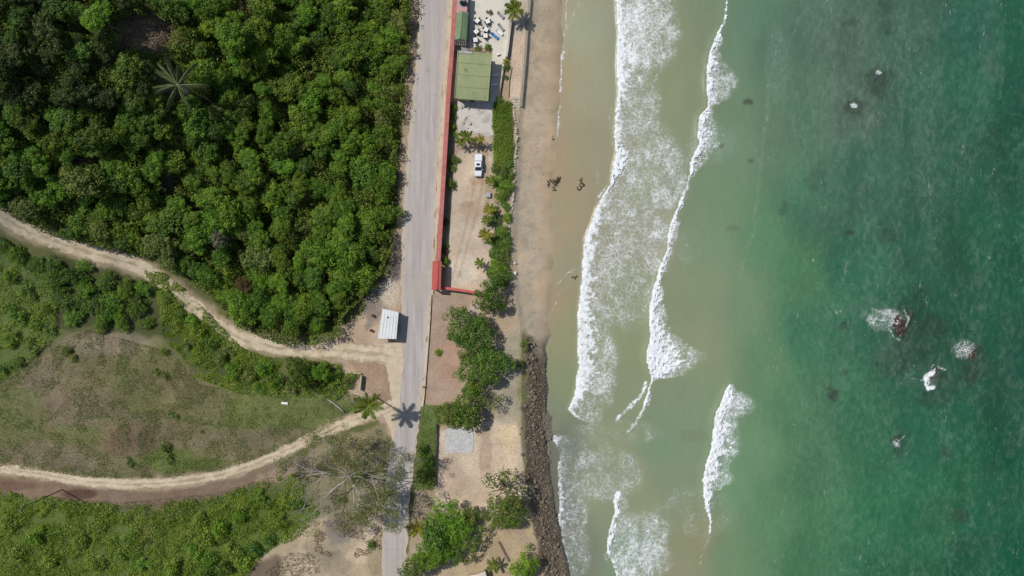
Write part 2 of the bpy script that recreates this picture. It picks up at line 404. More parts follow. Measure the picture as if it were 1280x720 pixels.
    put(onb * rk * sstep((n3 * .6 + .35 - .2) * 2), (136, 120, 100), 0)
    put(onb * rk * sstep((t - .75) * 4), (124, 118, 104), 0)
    put(onb * rk * sstep((.35 - t + n1) * 4), (156, 146, 104), .4)
    put(onb * rk * sstep((V - 620) / 30) * sstep((.5 - t + n1) * 3), (176, 156, 124), 0)
    sh = onb * sstep((xc - x + 9) / 14) * 0
    G[onb > .9] *= .3
    poly([(656, 420), (664, 418), (676, 450), (680, 500), (682, 550), (684, 600), (690, 640), (704, 740), (684, 740), (674, 690), (664, 640), (657, 590), (654, 540), (654, 480)], (92, 80, 66), 0, 6, 18, .9)
    line([(654, 420), (657, 460), (654, 500)], 5, (150, 144, 96), .6, 5, 10, .8)
    C = C * (.80 + .40 * fbm(x / 3.2, y / 3.2, 24, 5))[:, None] * (1 + (fbm(x / 7, y / 7, 27, 3) - .5)[:, None] * np.array([.10, 0, -.12]))
    for a_, b_, c_, d_ in GAPS:
        m = sstep((1.15 - np.hypot((U - a_) / c_, (V - b_) / d_) + n1 * .8) * 2)[:, None] * .8; C = C * (1 - m) + np.array(alb(132, 112, 90)) * m; G = G * (1 - m[:, 0])
    return C, np.clip(G, 0, 1)

def axis(a, b, step, far, grow=1.35):
    c = list(np.arange(a, b + 1e-6, step)); d = step
    while c[-1] < far: d *= grow; c.append(c[-1] + d)
    d = step; pre = [a]
    while pre[-1] > -far: d *= grow; pre.append(pre[-1] - d)
    return np.array(pre[1:][::-1] + c)
gx = axis(-136, 18, .42, 1400); gy = axis(-76, 76, .42, 1400)
X, Y = np.meshgrid(gx, gy); X = X.ravel(); Y = Y.ravel(); Z = height(X, Y)
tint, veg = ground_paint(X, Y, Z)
nx, ny = len(gx), len(gy)
I, J = np.meshgrid(np.arange(nx - 1), np.arange(ny - 1)); I = I.ravel(); J = J.ravel()
F = np.stack([J * nx + I, J * nx + I + 1, (J + 1) * nx + I + 1, (J + 1) * nx + I], 1)
fc = (X[F].mean(1), Y[F].mean(1), Z[F].mean(1)); fu, fv = UV(*fc)
isb = fc[0] > np.interp(fc[1], BY, BX)
ism = (sd_poly(fu, fv, MEADOW) > 0) & ~isb
def sub(name, mask, mat):
    f = F[mask]; used, inv = np.unique(f, return_inverse=True)
    me = npmesh(name, np.stack([X, Y, Z], 1)[used], inv.reshape(f.shape), True, {'tint': ('FLOAT_COLOR', tint[used]), 'veg': ('FLOAT', veg[used])})
    o = link(name, me, mat); return tag(o, kind='structure')
gm = groundmat('ground_soil')
sub('ground', ~isb & ~ism, gm); sub('meadow', ism, gm); sub('beach', isb, groundmat('beach_sand', soft=True))

# ------------------------------------------------------------------ road, kerb and tracks
LE = [(560, -700), (526, -60), (525, 0), (522, 60), (518, 100), (512, 150), (508, 200), (504, 260), (502, 320), (501, 370), (500, 430), (498, 470), (495, 510), (488, 560), (482, 610), (478, 660), (477, 720), (476, 790), (470, 1400)]
RE = [(596, -700), (562, -60), (561, 0), (558, 60), (554.5, 100), (552, 150), (548, 200), (545, 260), (543, 320), (540, 365), (536, 400), (532, 450), (527, 500), (521, 550), (516, 590), (511, 640), (507, 720), (504, 790), (498, 1400)]
def at_v(line, v): return float(np.interp(v, [p[1] for p in line], [p[0] for p in line]))
S4 = (CAM_Z - 4) / FPX
def g4(u, v): return (u - 640) * S4, (360 - v) * S4
def strip(name, left, right, z, mat, v0=-60, v1=790, n=260, across=8, jag=0.0, seed=1, kind='structure'):
    vs = np.linspace(v0, v1, n); V = []
    for i, v in enumerate(vs):
        ul = at_v(left, v) + jag * (float(fbm(v / 6, seed * 3.1, seed)) - .5); ur = at_v(right, v) + jag * (float(fbm(v / 6, seed * 9.1, seed + 5)) - .5)
        for k in range(across + 1):
            x, y = g4(ul + (ur - ul) * k / across, v); V.append((x, y, z))
    w = across + 1
    Fc = [(i * w + k, (i + 1) * w + k, (i + 1) * w + k + 1, i * w + k + 1) for i in range(n - 1) for k in range(across)]
    ac = np.tile(np.abs(np.linspace(-1, 1, w)), n)
    o = link(name, npmesh(name, np.array(V), np.array(Fc), False, {'across': ('FLOAT', ac)}), mat)
    return tag(o, kind=kind) if kind else o
def roadmat():
    m, nt, b, _ = newmat('worn_concrete_road'); pos = geopos(nt)
    mp = N(nt, 'Mapping'); nt.links.new(pos, mp.inputs[0]); mp.inputs['Rotation'].default_value = (0, 0, R(-7)); mp.inputs['Scale'].default_value = (1, .06, 1)
    st = noise(nt, mp.outputs[0], 1.4, 4, .6); n1 = noise(nt, pos, .12, 4, .6); n2 = noise(nt, pos, 5, 4, .7)
    c = mixc(nt, maprange(nt, st, .38, .62, 0, 1), alb(172, 162, 156), alb(192, 184, 178))
    c = mixc(nt, maprange(nt, n1, .45, .65, 0, .6), c, alb(184, 174, 158))
    c = mixc(nt, maprange(nt, n2, .3, .7, .25, 0), c, alb(130, 122, 116))
    w = N(nt, 'TexVoronoi', feature='DISTANCE_TO_EDGE'); w.inputs['Scale'].default_value = .22; nt.links.new(pos, w.inputs['Vector'])
    c = mixc(nt, maprange(nt, w.outputs['Distance'], 0, .006, .35, 0), c, alb(110, 104, 100))
    ac = N(nt, 'Attribute', attribute_name='across').outputs['Fac']
    e = math_(nt, 'ADD', ac, math_(nt, 'MULTIPLY', math_(nt, 'SUBTRACT', noise(nt, pos, .6, 5, .7), .5), .9))
    c = mixc(nt, maprange(nt, e, .66, 1.05, 0, .8), c, alb(198, 182, 158))
    c = mixc(nt, maprange(nt, noise(nt, pos, .9, 3, .6), .66, .72, 0, .25), c, alb(120, 114, 110))
    nt.links.new(c, b.inputs['Base Color']); b.inputs['Roughness'].default_value = .85; bump(nt, b, n2, .2, .02); return m
strip('road', LE, RE, 4.03, roadmat(), jag=5, v0=-700, v1=1400, n=700)
# dusty verge sheets either side where sand has blown on to the road
KL_ = [(u - .3, v) for u, v in RE]; KR_ = [(567.5, -60), (566, 0), (560.5, 100), (557, 140), (551, 240), (547, 290), (545, 326), (541.5, 365), (538.5, 400), (535, 450), (530, 500), (524, 550), (519, 590), (514, 640), (510, 720), (507, 790)]
strip('pavement_kerb', KL_, KR_, 4.12, M['kerb'], across=2, v0=-60, v1=508)
mb = MB()
for v in np.arange(-60, 500, 4):       # the kerb's face, butted to the road edge
    x0, y0 = g4(at_v(KL_, v), v); x1, y1 = g4(at_v(KL_, v + 4), v + 4); mb.poly([(x0, y0, 4.0), (x1, y1, 4.0), (x1, y1, 4.12), (x0, y0, 4.12)])
tag(mb.build('kerb_face', M['kerb']), kind='structure')

def dirtmat(name, c1, c2, ruts=False):
    m, nt, b, _ = newmat(name); pos = geopos(nt)
    n1 = noise(nt, pos, .5, 5, .65); n2 = noise(nt, pos, 4, 4, .7)
    c = mixc(nt, maprange(nt, n1, .35, .65, 0, 1), c1, c2); c = mixc(nt, maprange(nt, n2, .35, .7, .3, 0), c, tuple(x * .55 for x in c2))
    c = mixc(nt, maprange(nt, noise(nt, pos, 1.7, 3, .6), .62, .72, 0, .5), c, alb(150, 130, 106))
    if ruts:
        ac = N(nt, 'Attribute', attribute_name='across').outputs['Fac']
        e = math_(nt, 'ADD', ac, math_(nt, 'MULTIPLY', math_(nt, 'SUBTRACT', noise(nt, pos, .8, 5, .75), .5), 1.5))
        c = mixc(nt, maprange(nt, e, .62, 1.0, 0, .9), c, alb(146, 130, 102))
        mid = math_(nt, 'ADD', ac, math_(nt, 'MULTIPLY', math_(nt, 'SUBTRACT', noise(nt, pos, .35, 4, .7), .5), 1.2))
        c = mixc(nt, maprange(nt, mid, .0, .22, .6, 0), c, alb(150, 134, 104))
    nt.links.new(c, b.inputs['Base Color']); b.inputs['Roughness'].default_value = .95; b.inputs['Specular IOR Level'].default_value = .1; bump(nt, b, n2, .5, .1); return m
dm = dirtmat('cream_dirt', alb(228, 212, 184), alb(200, 180, 150), True)
def track(name, pts, wid, seed):
    pts = np.array(pts, float); seg = np.r_[0, np.cumsum(np.hypot(*np.diff(pts, axis=0).T))]
    n = int(seg[-1] / 2.0); s = np.linspace(0, seg[-1], n); cu = np.interp(s, seg, pts[:, 0]); cv = np.interp(s, seg, pts[:, 1])
    k = 9; ker = np.ones(k) / k
    cu = np.convolve(np.pad(cu, k // 2, 'edge'), ker, 'valid'); cv = np.convolve(np.pad(cv, k // 2, 'edge'), ker, 'valid')
    W = np.array([P(u, v)[:2] for u, v in zip(cu, cv)])
    d = np.gradient(W, axis=0); d /= np.linalg.norm(d, axis=1)[:, None]; nn = np.stack([-d[:, 1], d[:, 0]], 1)
    A = 8; V = []
    for i in range(n):
        wl = wid(cu[i]) * (.72 + .56 * float(fbm(s[i] / 9, 1.5, seed))) + .5 * (float(fbm(s[i] / 2.2, 7.5, seed)) - .5); wr = wid(cu[i]) * (.72 + .56 * float(fbm(s[i] / 9, 4.5, seed + 3))) + .5 * (float(fbm(s[i] / 2.2, 3.5, seed + 1)) - .5)
        for a in range(A + 1):
            q = W[i] + nn[i] * (wl - (wl + wr) * a / A); edge = (a in (0, A))
            V.append((q[0], q[1], hz(*q) + (.07 if not edge else -.02) - (.04 if a in (2, 6) else 0)))
    w = A + 1
    Fc = [(i * w + a, i * w + a + 1, (i + 1) * w + a + 1, (i + 1) * w + a) for i in range(n - 1) for a in range(A)]
    Fc = [f[::-1] for f in Fc]
    ac = np.tile(np.abs(np.linspace(-1, 1, w)), n)
    return tag(link(name, npmesh(name, np.array(V), np.array(Fc), True, {'across': ('FLOAT', ac)}), dm), kind='structure')
track('dirt_path', UPPER_TRACK, lambda u: 1.9 + .5 * max(0, (u - 380) / 120), 4)
track('sand_path', LOWER_TRACK, lambda u: 1.25 + .35 * max(0, (u - 330) / 150), 9)
# the fan of cream dirt where the tracks meet the road
def sheet(name, pts, z, mat, kind='structure', thick=0.0):
    P3 = [g4(u, v) for u, v in pts]
    a = sum(P3[i][0] * P3[(i + 1) % len(P3)][1] - P3[(i + 1) % len(P3)][0] * P3[i][1] for i in range(len(P3)))
    if a < 0: P3 = P3[::-1]
    mb = MB()
    if thick: mb.prism(P3, z - thick, z)
    else: mb.poly([(x, y, z) for x, y in P3])
    o = mb.build(name, mat)
    return tag(o, kind=kind) if kind else o
fan = []
for u, v in [(438, 432), (455, 429), (475, 430), (502, 428), (506, 450), (503, 480), (500, 505), (497, 535), (490, 548), (484, 528), (474, 512), (489, 500), (487, 475), (482, 455), (460, 448), (440, 446)]: fan.append((u + random.uniform(-1, 1), v + random.uniform(-1, 1)))
def refine(pts, j):
    out = []
    for i, (u, v) in enumerate(pts):
        u2, v2 = pts[(i + 1) % len(pts)]
        for k in range(5): out.append((u + (u2 - u) * k / 5 + random.uniform(-j, j), v + (v2 - v) * k / 5 + random.uniform(-j, j)))
    return out
sheet('dirt_apron', refine(fan, 1.1), 4.045, dirtmat('apron_dirt', alb(220, 204, 180), alb(202, 182, 152)))
sheet('lawn_patch', [(531, 508), (546, 508), (545, 560), (543, 606), (520, 606), (524, 560)], 4.02, plain('lawn_green', alb(98, 116, 58), .95, .3, 1.2, coord='geo', dirt=alb(122, 122, 80)))

# ------------------------------------------------------------------ sea
sx = axis(0, 128, .36, 2400); sx = sx[sx > 4]; sy = axis(-74, 74, .36, 2400)
SX, SY = np.meshgrid(sx, sy); SX = SX.ravel(); SY = SY.ravel()
S0 = CAM_Z / FPX
def band(U, V, rows, ragL=3, ragR=10, dmax=1.0, dlace=.55, seed=0):
    r = np.array(rows, float); n = fbm(U / 9, V / 9, seed + 50) - .5; nf = fbm(U / 3.5, V / 3.5, seed + 60) - .5
    L = np.interp(V, r[:, 0], r[:, 1]) + n * ragL + nf * ragL; W = np.interp(V, r[:, 0], r[:, 2]); Rr = np.interp(V, r[:, 0], r[:, 3]) + n * ragR * 2
    ok = sstep((V - r[0, 0]) / 3) * sstep((r[-1, 0] - V) / 3)
    d = U - L
    core = dmax * sstep(d / 1.5) * sstep((W - d + nf * W * 1.6) / np.maximum(W * .7, 1.5) + .3)
    lace = dlace * sstep(d / 1.5) * sstep((Rr - U) / np.maximum((Rr - L) * .35, 3)) * (.9 + .5 * n) * (1 - .35 * np.clip(d / np.maximum(Rr - L, 1), 0, 1))
    return np.maximum(core, lace) * ok
OUTER = [(-60, 912, 4, 925), (0, 906, 3, 908), (20, 904, 4, 908), (30, 902, 2, 908), (40, 896, 6, 905), (50, 891, 10, 906), (65, 886, 11, 905), (80, 883, 12, 912), (100, 881, 13, 934), (115, 882, 13, 928), (125, 884, 8, 915), (133, 884, 6, 895),
         (145, 873, 12, 895), (155, 871, 14, 903), (170, 871, 16, 908), (180, 872, 13, 912), (190, 868, 10, 900), (205, 861, 9, 884), (215, 861, 5, 875), (225, 858, 1.5, 862), (240, 854, 1.5, 858), (248, 850, 6, 857),
         (270, 841, 8, 850), (290, 834, 9, 848), (310, 833, 7, 846), (330, 825, 7, 842), (350, 819, 8, 828), (360, 816, 9, 830), (380, 812, 14, 834), (400, 810, 18, 840), (415, 811, 24, 846), (425, 811, 32, 860), (435, 808, 42, 888),
         (442, 807, 52, 896), (450, 807, 50, 892), (460, 809, 46, 880), (470, 812, 26, 868), (475, 813, 5, 830), (480, 812, 3, 815), (490, 808, 6, 814), (505, 803, 8, 812), (514, 802, 2, 806)]
INNER = [(-60, 768, 10, 880), (0, 768, 14, 866), (20, 769, 14, 854), (40, 771, 16, 826), (60, 770, 24, 814), (80, 769, 28, 808), (100, 770, 20, 810), (120, 771, 12, 822), (140, 768, 8, 832), (160, 766, 10, 847), (180, 767, 8, 848), (190, 769, 18, 850),
         (205, 765, 20, 852), (220, 763, 14, 852), (232, 761, 5, 852), (245, 752, 4, 852), (260, 744, 14, 852), (280, 737, 14, 850), (300, 729, 16, 842), (320, 728, 18, 836), (350, 726, 20, 820), (380, 722, 20, 802), (400, 721, 22, 786),
         (430, 721, 24, 780), (460, 722, 26, 782), (480, 719, 24, 786), (500, 714, 16, 782), (512, 708, 8, 778), (524, 722, 3, 762), (530, 735, 2, 750)]
LOWER = [(478, 912, 1, 914), (486, 906, 7, 922), (495, 902, 18, 948), (505, 899, 22, 958), (515, 893, 22, 950), (525, 891, 20, 930), (540, 890, 22, 932), (555, 888, 26, 935), (565, 886, 26, 932), (580, 880, 22, 918), (600, 877, 20, 926), (612, 878, 14, 907),
         (620, 878, 11, 894), (635, 881, 8, 889), (650, 886, 3, 890), (665, 886, 2, 889), (680, 882, 1, 886)]
SMALL = [(612, 770, 5, 776), (625, 766, 9, 788), (640, 768, 9, 797), (649, 765, 4, 792), (655, 762, 7, 802), (665, 760, 11, 812), (680, 758, 9, 822), (690, 758, 5, 837), (700, 762, 4, 850), (720, 770, 3, 844), (780, 775, 3, 850)]
SWASH = [(541, 688, 8, 715), (552, 691, 8, 728), (562, 698, 2, 732), (575, 698, 2, 722), (590, 696, 3, 730), (605, 697, 5, 738), (620, 698, 7, 738), (635, 698, 5, 738), (650, 696, 6, 738), (665, 692, 5, 732), (675, 689, 6, 724),
         (690, 697, 5, 722), (705, 703, 5, 727), (720, 708, 5, 732), (790, 716, 5, 740)]
STROKES = [([(684, 560), (687, 590), (686, 620), (690, 650)], 1.0, .55), ([(688, 640), (694, 670), (700, 700)], 1.4, .6), ([(1122, 402), (1108, 392), (1090, 386)], 1.6, .62), ([(1120, 404), (1104, 400), (1086, 398)], 2.0, .7), ([(1118, 406), (1104, 410), (1092, 414)], 1.2, .5), ([(1122, 396), (1112, 386), (1102, 378)], 1.0, .45), ([(1130, 388), (1136, 398), (1132, 410), (1126, 418)], 1.6, .7), ([(1112, 412), (1118, 422), (1126, 426)], 1.2, .6),
           ([(1166, 466), (1158, 470), (1156, 478), (1160, 486), (1167, 484)], 2.4, 1.0), ([(1164, 466), (1172, 459), (1180, 462)], 1.4, .75), ([(1128, 464), (1138, 473), (1154, 475)], 1.0, .5), ([(1168, 455), (1164, 462)], 1, .6), ([(1196, 430), (1190, 440)], 1.2, .5), ([(1120, 556), (1132, 544)], 1.2, .45),
           ([(708, -40), (708, 0), (707, 35), (704, 60), (701, 90), (700, 118), (697, 170)], 1.2, .75), ([(724, 4), (713, 26), (708, 36)], .8, .6), ([(808, 478), (800, 496), (786, 510), (771, 524)], 1.8, .85),
           ([(812, 500), (800, 520), (786, 540)], 1.8, .75), ([(674, 572), (677, 592), (678, 615)], 1.5, .85), ([(696, 356), (706, 344), (722, 334)], .9, .6), ([(690, 392), (697, 372), (703, 362)], .7, .5),
           ([(828, 82), (822, 95), (816, 104)], 1.5, .6), ([(860, 232), (852, 250)], 1.6, .8), ([(888, 655), (886, 672), (880, 690), (874, 705)], 1.2, .5), ([(758, 232), (748, 246)], 1.5, .7), ([(746, 208), (748, 236), (743, 258)], 1, .45),
           ([(764, 130), (762, 160), (764, 182)], 1, .55), ([(760, 705), (756, 690)], 1.5, .5), ([(885, 138), (880, 148)], 3, .8), ([(724, 540), (745, 530), (790, 548)], 2, .3),
           ([(1000, 20), (990, 45), (978, 70)], 2, .3), ([(975, 50), (962, 95), (958, 150)], 3, .34), ([(955, 160), (948, 230), (942, 280)], 3, .3), ([(948, 270), (935, 310), (925, 345)], 2.5, .3), ([(1090, 140), (1078, 175)], 1.4, .4),
           ([(1060, 325), (1054, 350)], 1.5, .4), ([(1150, 280), (1158, 265)], 1, .45), ([(965, 440), (952, 500), (945, 560)], 2.5, .25), ([(1000, 560), (975, 650)], 2, .28), ([(1040, 560), (1020, 680)], 2, .22)]
AREAS = [(692, 590, 12, 60, .36), (700, 690, 14, 50, .5), (700, 640, 10, 30, .42), (706, 600, 20, 60, .42), (720, 690, 24, 40, .4), (760, 600, 50, 30, .4), (800, 130, 30, 50, .5), (815, 215, 52, 66, .5), (800, 300, 50, 60, .47), (778, 370, 50, 50, .42), (805, 40, 50, 60, .6), (748, 450, 28, 60, .54), (750, 590, 60, 44, .42), (870, 640, 60, 40, .3), (770, 540, 70, 20, .34), (730, 560, 50, 16, .36), (800, 665, 46, 30, .5), (800, 700, 44, 34, .58), (720, 640, 18, 50, .44), (850, 640, 45, 25, .28), (700, 560, 20, 14, .3),
         (885, 180, 40, 30, .3), (862, 310, 20, 30, .26), (970, 80, 18, 60, .26), (700, 480, 30, 60, .16), (1106, 399, 26, 16, .52), (1205, 437, 17, 14, .5), (1163, 475, 12, 15, .3), (1098, 91, 5, 4, .6), (1067, 132, 6, 4, .6), (1120, 554, 6, 7, .5),
         (1085, 385, 30, 18, .28), (1150, 470, 30, 22, .24), (1120, 440, 36, 24, .22), (1145, 20, 60, 40, .2), (1240, 60, 20, 60, .24)]
def foam_density(U, V):
    D = np.maximum.reduce([band(U, V, OUTER, 2, 6, 1.0, .74, 1), band(U, V, INNER, 2.2, 9, .88, .60, 2), band(U, V, LOWER, 2, 6, 1.0, .74, 3), band(U, V, SMALL, 2.5, 8, .95, .56, 4), band(U, V, SWASH, 3, 6, .8, .52, 5)])
    n = fbm(U / 10, V / 14, 71); jn = (fbm(U / 5, V / 5, 72) - .5) * 6; fn = fbm(U / 2.6, V / 2.6, 73, 3)
    for pts, w, d in STROKES: D = np.maximum(D, d * np.clip(.55 + .8 * fn, .5, 1.1) * sstep((w * 2.2 - sd_line(U + jn, V + jn * .4, pts)) / (w * 2.2)))
    Li = np.interp(V, [r[0] for r in INNER], [r[1] for r in INNER]); Ls = np.interp(V, [r[0] for r in SMALL], [r[1] for r in SMALL]); Le = np.interp(V, [r[0] for r in SWASH], [r[1] for r in SWASH])
    lm = np.where(V < 530, sstep((U - Li) / 3), sstep((U - Le) / 3)); sm = np.where(V > 650, sstep((U - Ls) / 3), 1)
    for u, v, ru, rv, d in AREAS: D = np.maximum(D, (lm if u < 900 else 1) * (sm if u > 760 and v > 650 else 1) * d * sstep((1.25 - np.hypot((U - u) / ru, (V - v) / rv)) * 1.6) * (.55 + .9 * (n if ru > 18 else fn)))
    return D
WATER = [(690, 0, 166, 148, 124), (690, 100, 166, 147, 122), (690, 200, 166, 146, 120), (688, 300, 165, 148, 122), (685, 380, 158, 142, 116), (730, 30, 160, 160, 136), (735, 110, 160, 156, 130), (735, 190, 158, 148, 122), (720, 240, 160, 146, 120),
         (712, 330, 152, 144, 120), (708, 420, 146, 144, 114), (712, 480, 138, 144, 112), (690, 520, 132, 138, 116), (800, 60, 142, 148, 120), (850, 60, 130, 140, 108), (840, 120, 138, 146, 114), (865, 130, 126, 138, 108), (800, 230, 150, 152, 126), (820, 300, 150, 148, 124),
         (790, 420, 138, 146, 112), (800, 400, 134, 144, 110), (692, 560, 116, 114, 102), (692, 610, 112, 108, 98), (698, 660, 116, 112, 100), (706, 560, 112, 120, 108), (708, 640, 108, 116, 108), (715, 700, 112, 120, 104), (740, 620, 140, 148, 118), (760, 540, 136, 144, 112), (830, 560, 112, 140, 110), (840, 600, 124, 142, 112), (800, 620, 142, 146, 116),
         (870, 680, 138, 138, 104), (850, 720, 140, 140, 110), (790, 690, 116, 146, 120), (870, 420, 132, 142, 108), (880, 360, 124, 142, 108), (860, 510, 120, 142, 110), (880, 300, 112, 140, 108), (900, 250, 104, 136, 104), (890, 40, 112, 132, 104), (915, 60, 98, 128, 104),
         (920, 180, 106, 136, 110), (935, 30, 92, 126, 104), (925, 130, 100, 128, 102), (960, 60, 88, 118, 98), (960, 160, 100, 124, 100), (950, 300, 92, 130, 98), (930, 380, 110, 136, 106), (960, 450, 98, 132, 98), (920, 600, 100, 140, 104), (950, 560, 104, 138, 104), (960, 640, 92, 130, 96),
         (910, 700, 100, 134, 98), (1000, 40, 88, 114, 96), (1000, 150, 88, 118, 96), (1010, 260, 76, 116, 92), (1000, 340, 80, 122, 88), (1000, 420, 68, 116, 88), (990, 520, 84, 122, 92), (1020, 600, 74, 118, 86), (1010, 700, 70, 114, 82), (1060, 60, 84, 108, 90), (1060, 130, 88, 108, 92),
         (1080, 220, 66, 104, 86), (1060, 330, 56, 104, 80), (1060, 420, 56, 106, 78), (1080, 520, 60, 108, 80), (1100, 620, 54, 108, 76), (1090, 700, 54, 104, 74), (1130, 40, 70, 102, 88), (1150, 130, 60, 98, 82), (1150, 230, 60, 96, 82), (1150, 320, 52, 96, 76), (1140, 400, 48, 94, 72),
         (1160, 470, 46, 90, 70), (1150, 560, 48, 100, 74), (1160, 660, 48, 100, 70), (1220, 40, 50, 92, 78), (1210, 120, 50, 94, 76), (1220, 220, 48, 92, 74), (1210, 300, 44, 92, 70), (1210, 400, 40, 84, 68), (1200, 500, 38, 86, 66), (1220, 600, 40, 92, 66), (1220, 700, 38, 88, 66),
         (1275, 40, 40, 88, 70), (1270, 130, 38, 82, 66), (1272, 230, 36, 84, 66), (1272, 330, 36, 84, 64), (1272, 450, 34, 80, 64), (1272, 560, 30, 84, 62), (1272, 700, 28, 84, 62)]
DARKS = [(1135, 400, 22, 26, .4), (1150, 430, 40, 30, .3), (1175, 480, 26, 20, .35), (1218, 450, 20, 26, .4), (1124, 556, 10, 14, .45), (1096, 98, 20, 20, .3), (1066, 136, 20, 14, .3), (1110, 35, 14, 10, .35), (1062, 28, 10, 6, .3), (1068, 134, 16, 9, .5), (1098, 96, 13, 10, .5), (1100, 108, 10, 12, .3), (935, 127, 7, 4, .8), (901, 182, 5, 3, .7), (938, 201, 4, 3, .6), (1110, 292, 16, 14, .4), (1062, 291, 6, 5, .6), (915, 285, 12, 6, .25), (1020, 225, 14, 20, .25),
         (980, 260, 8, 10, .3), (1205, 200, 14, 18, .25), (1055, 407, 7, 7, .6), (1042, 493, 8, 9, .75), (1053, 466, 6, 4, .5), (1133, 396, 12, 13, .7), (1170, 408, 16, 14, .45), (1115, 455, 26, 20, .3), (1162, 500, 20, 10, .35), (1213, 470, 12, 14, .6), (1216, 440, 12, 10, .5),
         (1120, 552, 6, 8, .6), (1200, 645, 13, 9, .5), (1180, 565, 8, 10, .45), (1170, 470, 10, 10, .5), (1130, 330, 22, 16, .25), (1195, 300, 20, 60, .2), (1240, 500, 20, 50, .2), (1150, 366, 14, 14, .35), (1105, 10, 10, 14, .3), (1235, 180, 20, 30, .2), (865, 545, 20, 8, .15)]
SU, SV = 640 + SX / S0, 360 - SY / S0
wp = np.array(WATER, float); wc = np.array([alb(*p[2:], k=KL * .92) for p in WATER]) * np.array([.94, .95, .88])
# the same colour field continued beyond the frame, so the sea goes on
Uc = np.clip(SU, 660, 1300); Vc = np.clip(SV, -20, 740)
wt = np.zeros((len(SX), 3)); ws = np.zeros(len(SX))
for p, c in zip(wp, wc):
    w = 1 / (((Uc - p[0]) ** 2 + ((Vc - p[1]) * .75) ** 2) + 160) ** 1.9; wt += w[:, None] * c; ws += w
wt /= ws[:, None]
for u, v, ru, rv, d in DARKS:
    m = d * sstep((1.3 - np.hypot((SU - u) / ru, (SV - v) / rv) + (fbm(SU / 5, SV / 5, 88) - .5) * 1.4) * 1.2)
    wt = wt * (1 - m[:, None]) + np.array(alb(52, 62, 52)) * m[:, None]
patch = (fbm(SU / 50, SV / 55, 91, 5) - .5) * 2
deep = sstep((SU - 900) / 200)
wt *= (1 + (patch * .2 * deep + patch * .06))[:, None]
big = sstep((fbm(SU / 45, SV / 40, 95, 4) - .56) * 9) * sstep((SU - 960) / 80) * .16
wt = wt * (1 - big[:, None]) + np.array(alb(66, 80, 70)) * big[:, None]
mu = (.30 * sstep((SU - 700) / 60) * sstep((980 - SU) / 110))[:, None]; wt = wt * (1 - mu) + np.array(alb(144, 144, 120)) * mu; wt[:, 2] *= 1 - .06 * sstep((SU - 1100) / 120); wt *= (1 + .10 * sstep((SU - 1150) / 100))[:, None]
FD = foam_density(SU, SV)
SZ = .05 + .10 * (fbm(SX / 3.2 + SY / 9, SY / 10, 31, 3) - .5) * sstep((SU - 720) / 60) + .35 * (fbm(SX / 9 + SY / 30, SY / 40, 33, 3) - .5) * sstep((SU - 860) / 80)
def ridge(U, V, rows, h, wl, wr):
    r = np.array(rows, float); L = np.interp(V, r[:, 0], r[:, 1]); W = np.interp(V, r[:, 0], r[:, 2]); d = U - L - 2
    return h * np.where(d < 0, np.exp(-(d / wl) ** 2), np.exp(-(d / wr) ** 2)) * sstep((V - r[0, 0] + 20) / 20) * sstep((r[-1, 0] + 20 - V) / 20) * np.clip(.5 + W / 20, .5, 1.2)
RG = ridge(SU, SV, OUTER, .36, 6, 14) + ridge(SU, SV, LOWER, .36, 6, 14) + ridge(SU, SV, INNER, .2, 2, 14)
SZ = SZ + RG
coastx = np.interp(SY, CY, CX) - 1.5
m_, n_ = len(sx), len(sy)
I, J = np.meshgrid(np.arange(m_ - 1), np.arange(n_ - 1)); I = I.ravel(); J = J.ravel()
SF = np.stack([J * m_ + I, J * m_ + I + 1, (J + 1) * m_ + I + 1, (J + 1) * m_ + I], 1)
keep = (SX - coastx)[SF].max(1) > -.6
SF = SF[keep]; used, inv = np.unique(SF, return_inverse=True)
near = sstep((SX - coastx) / 1.5)
SZ = .02 + (SZ - .02) * near
me = npmesh('sea_water', np.stack([SX, SY, SZ], 1)[used], inv.reshape(SF.shape), True, {'tint': ('FLOAT_COLOR', wt[used]), 'foam': ('FLOAT', FD[used]), 'deep': ('FLOAT', deep[used])})
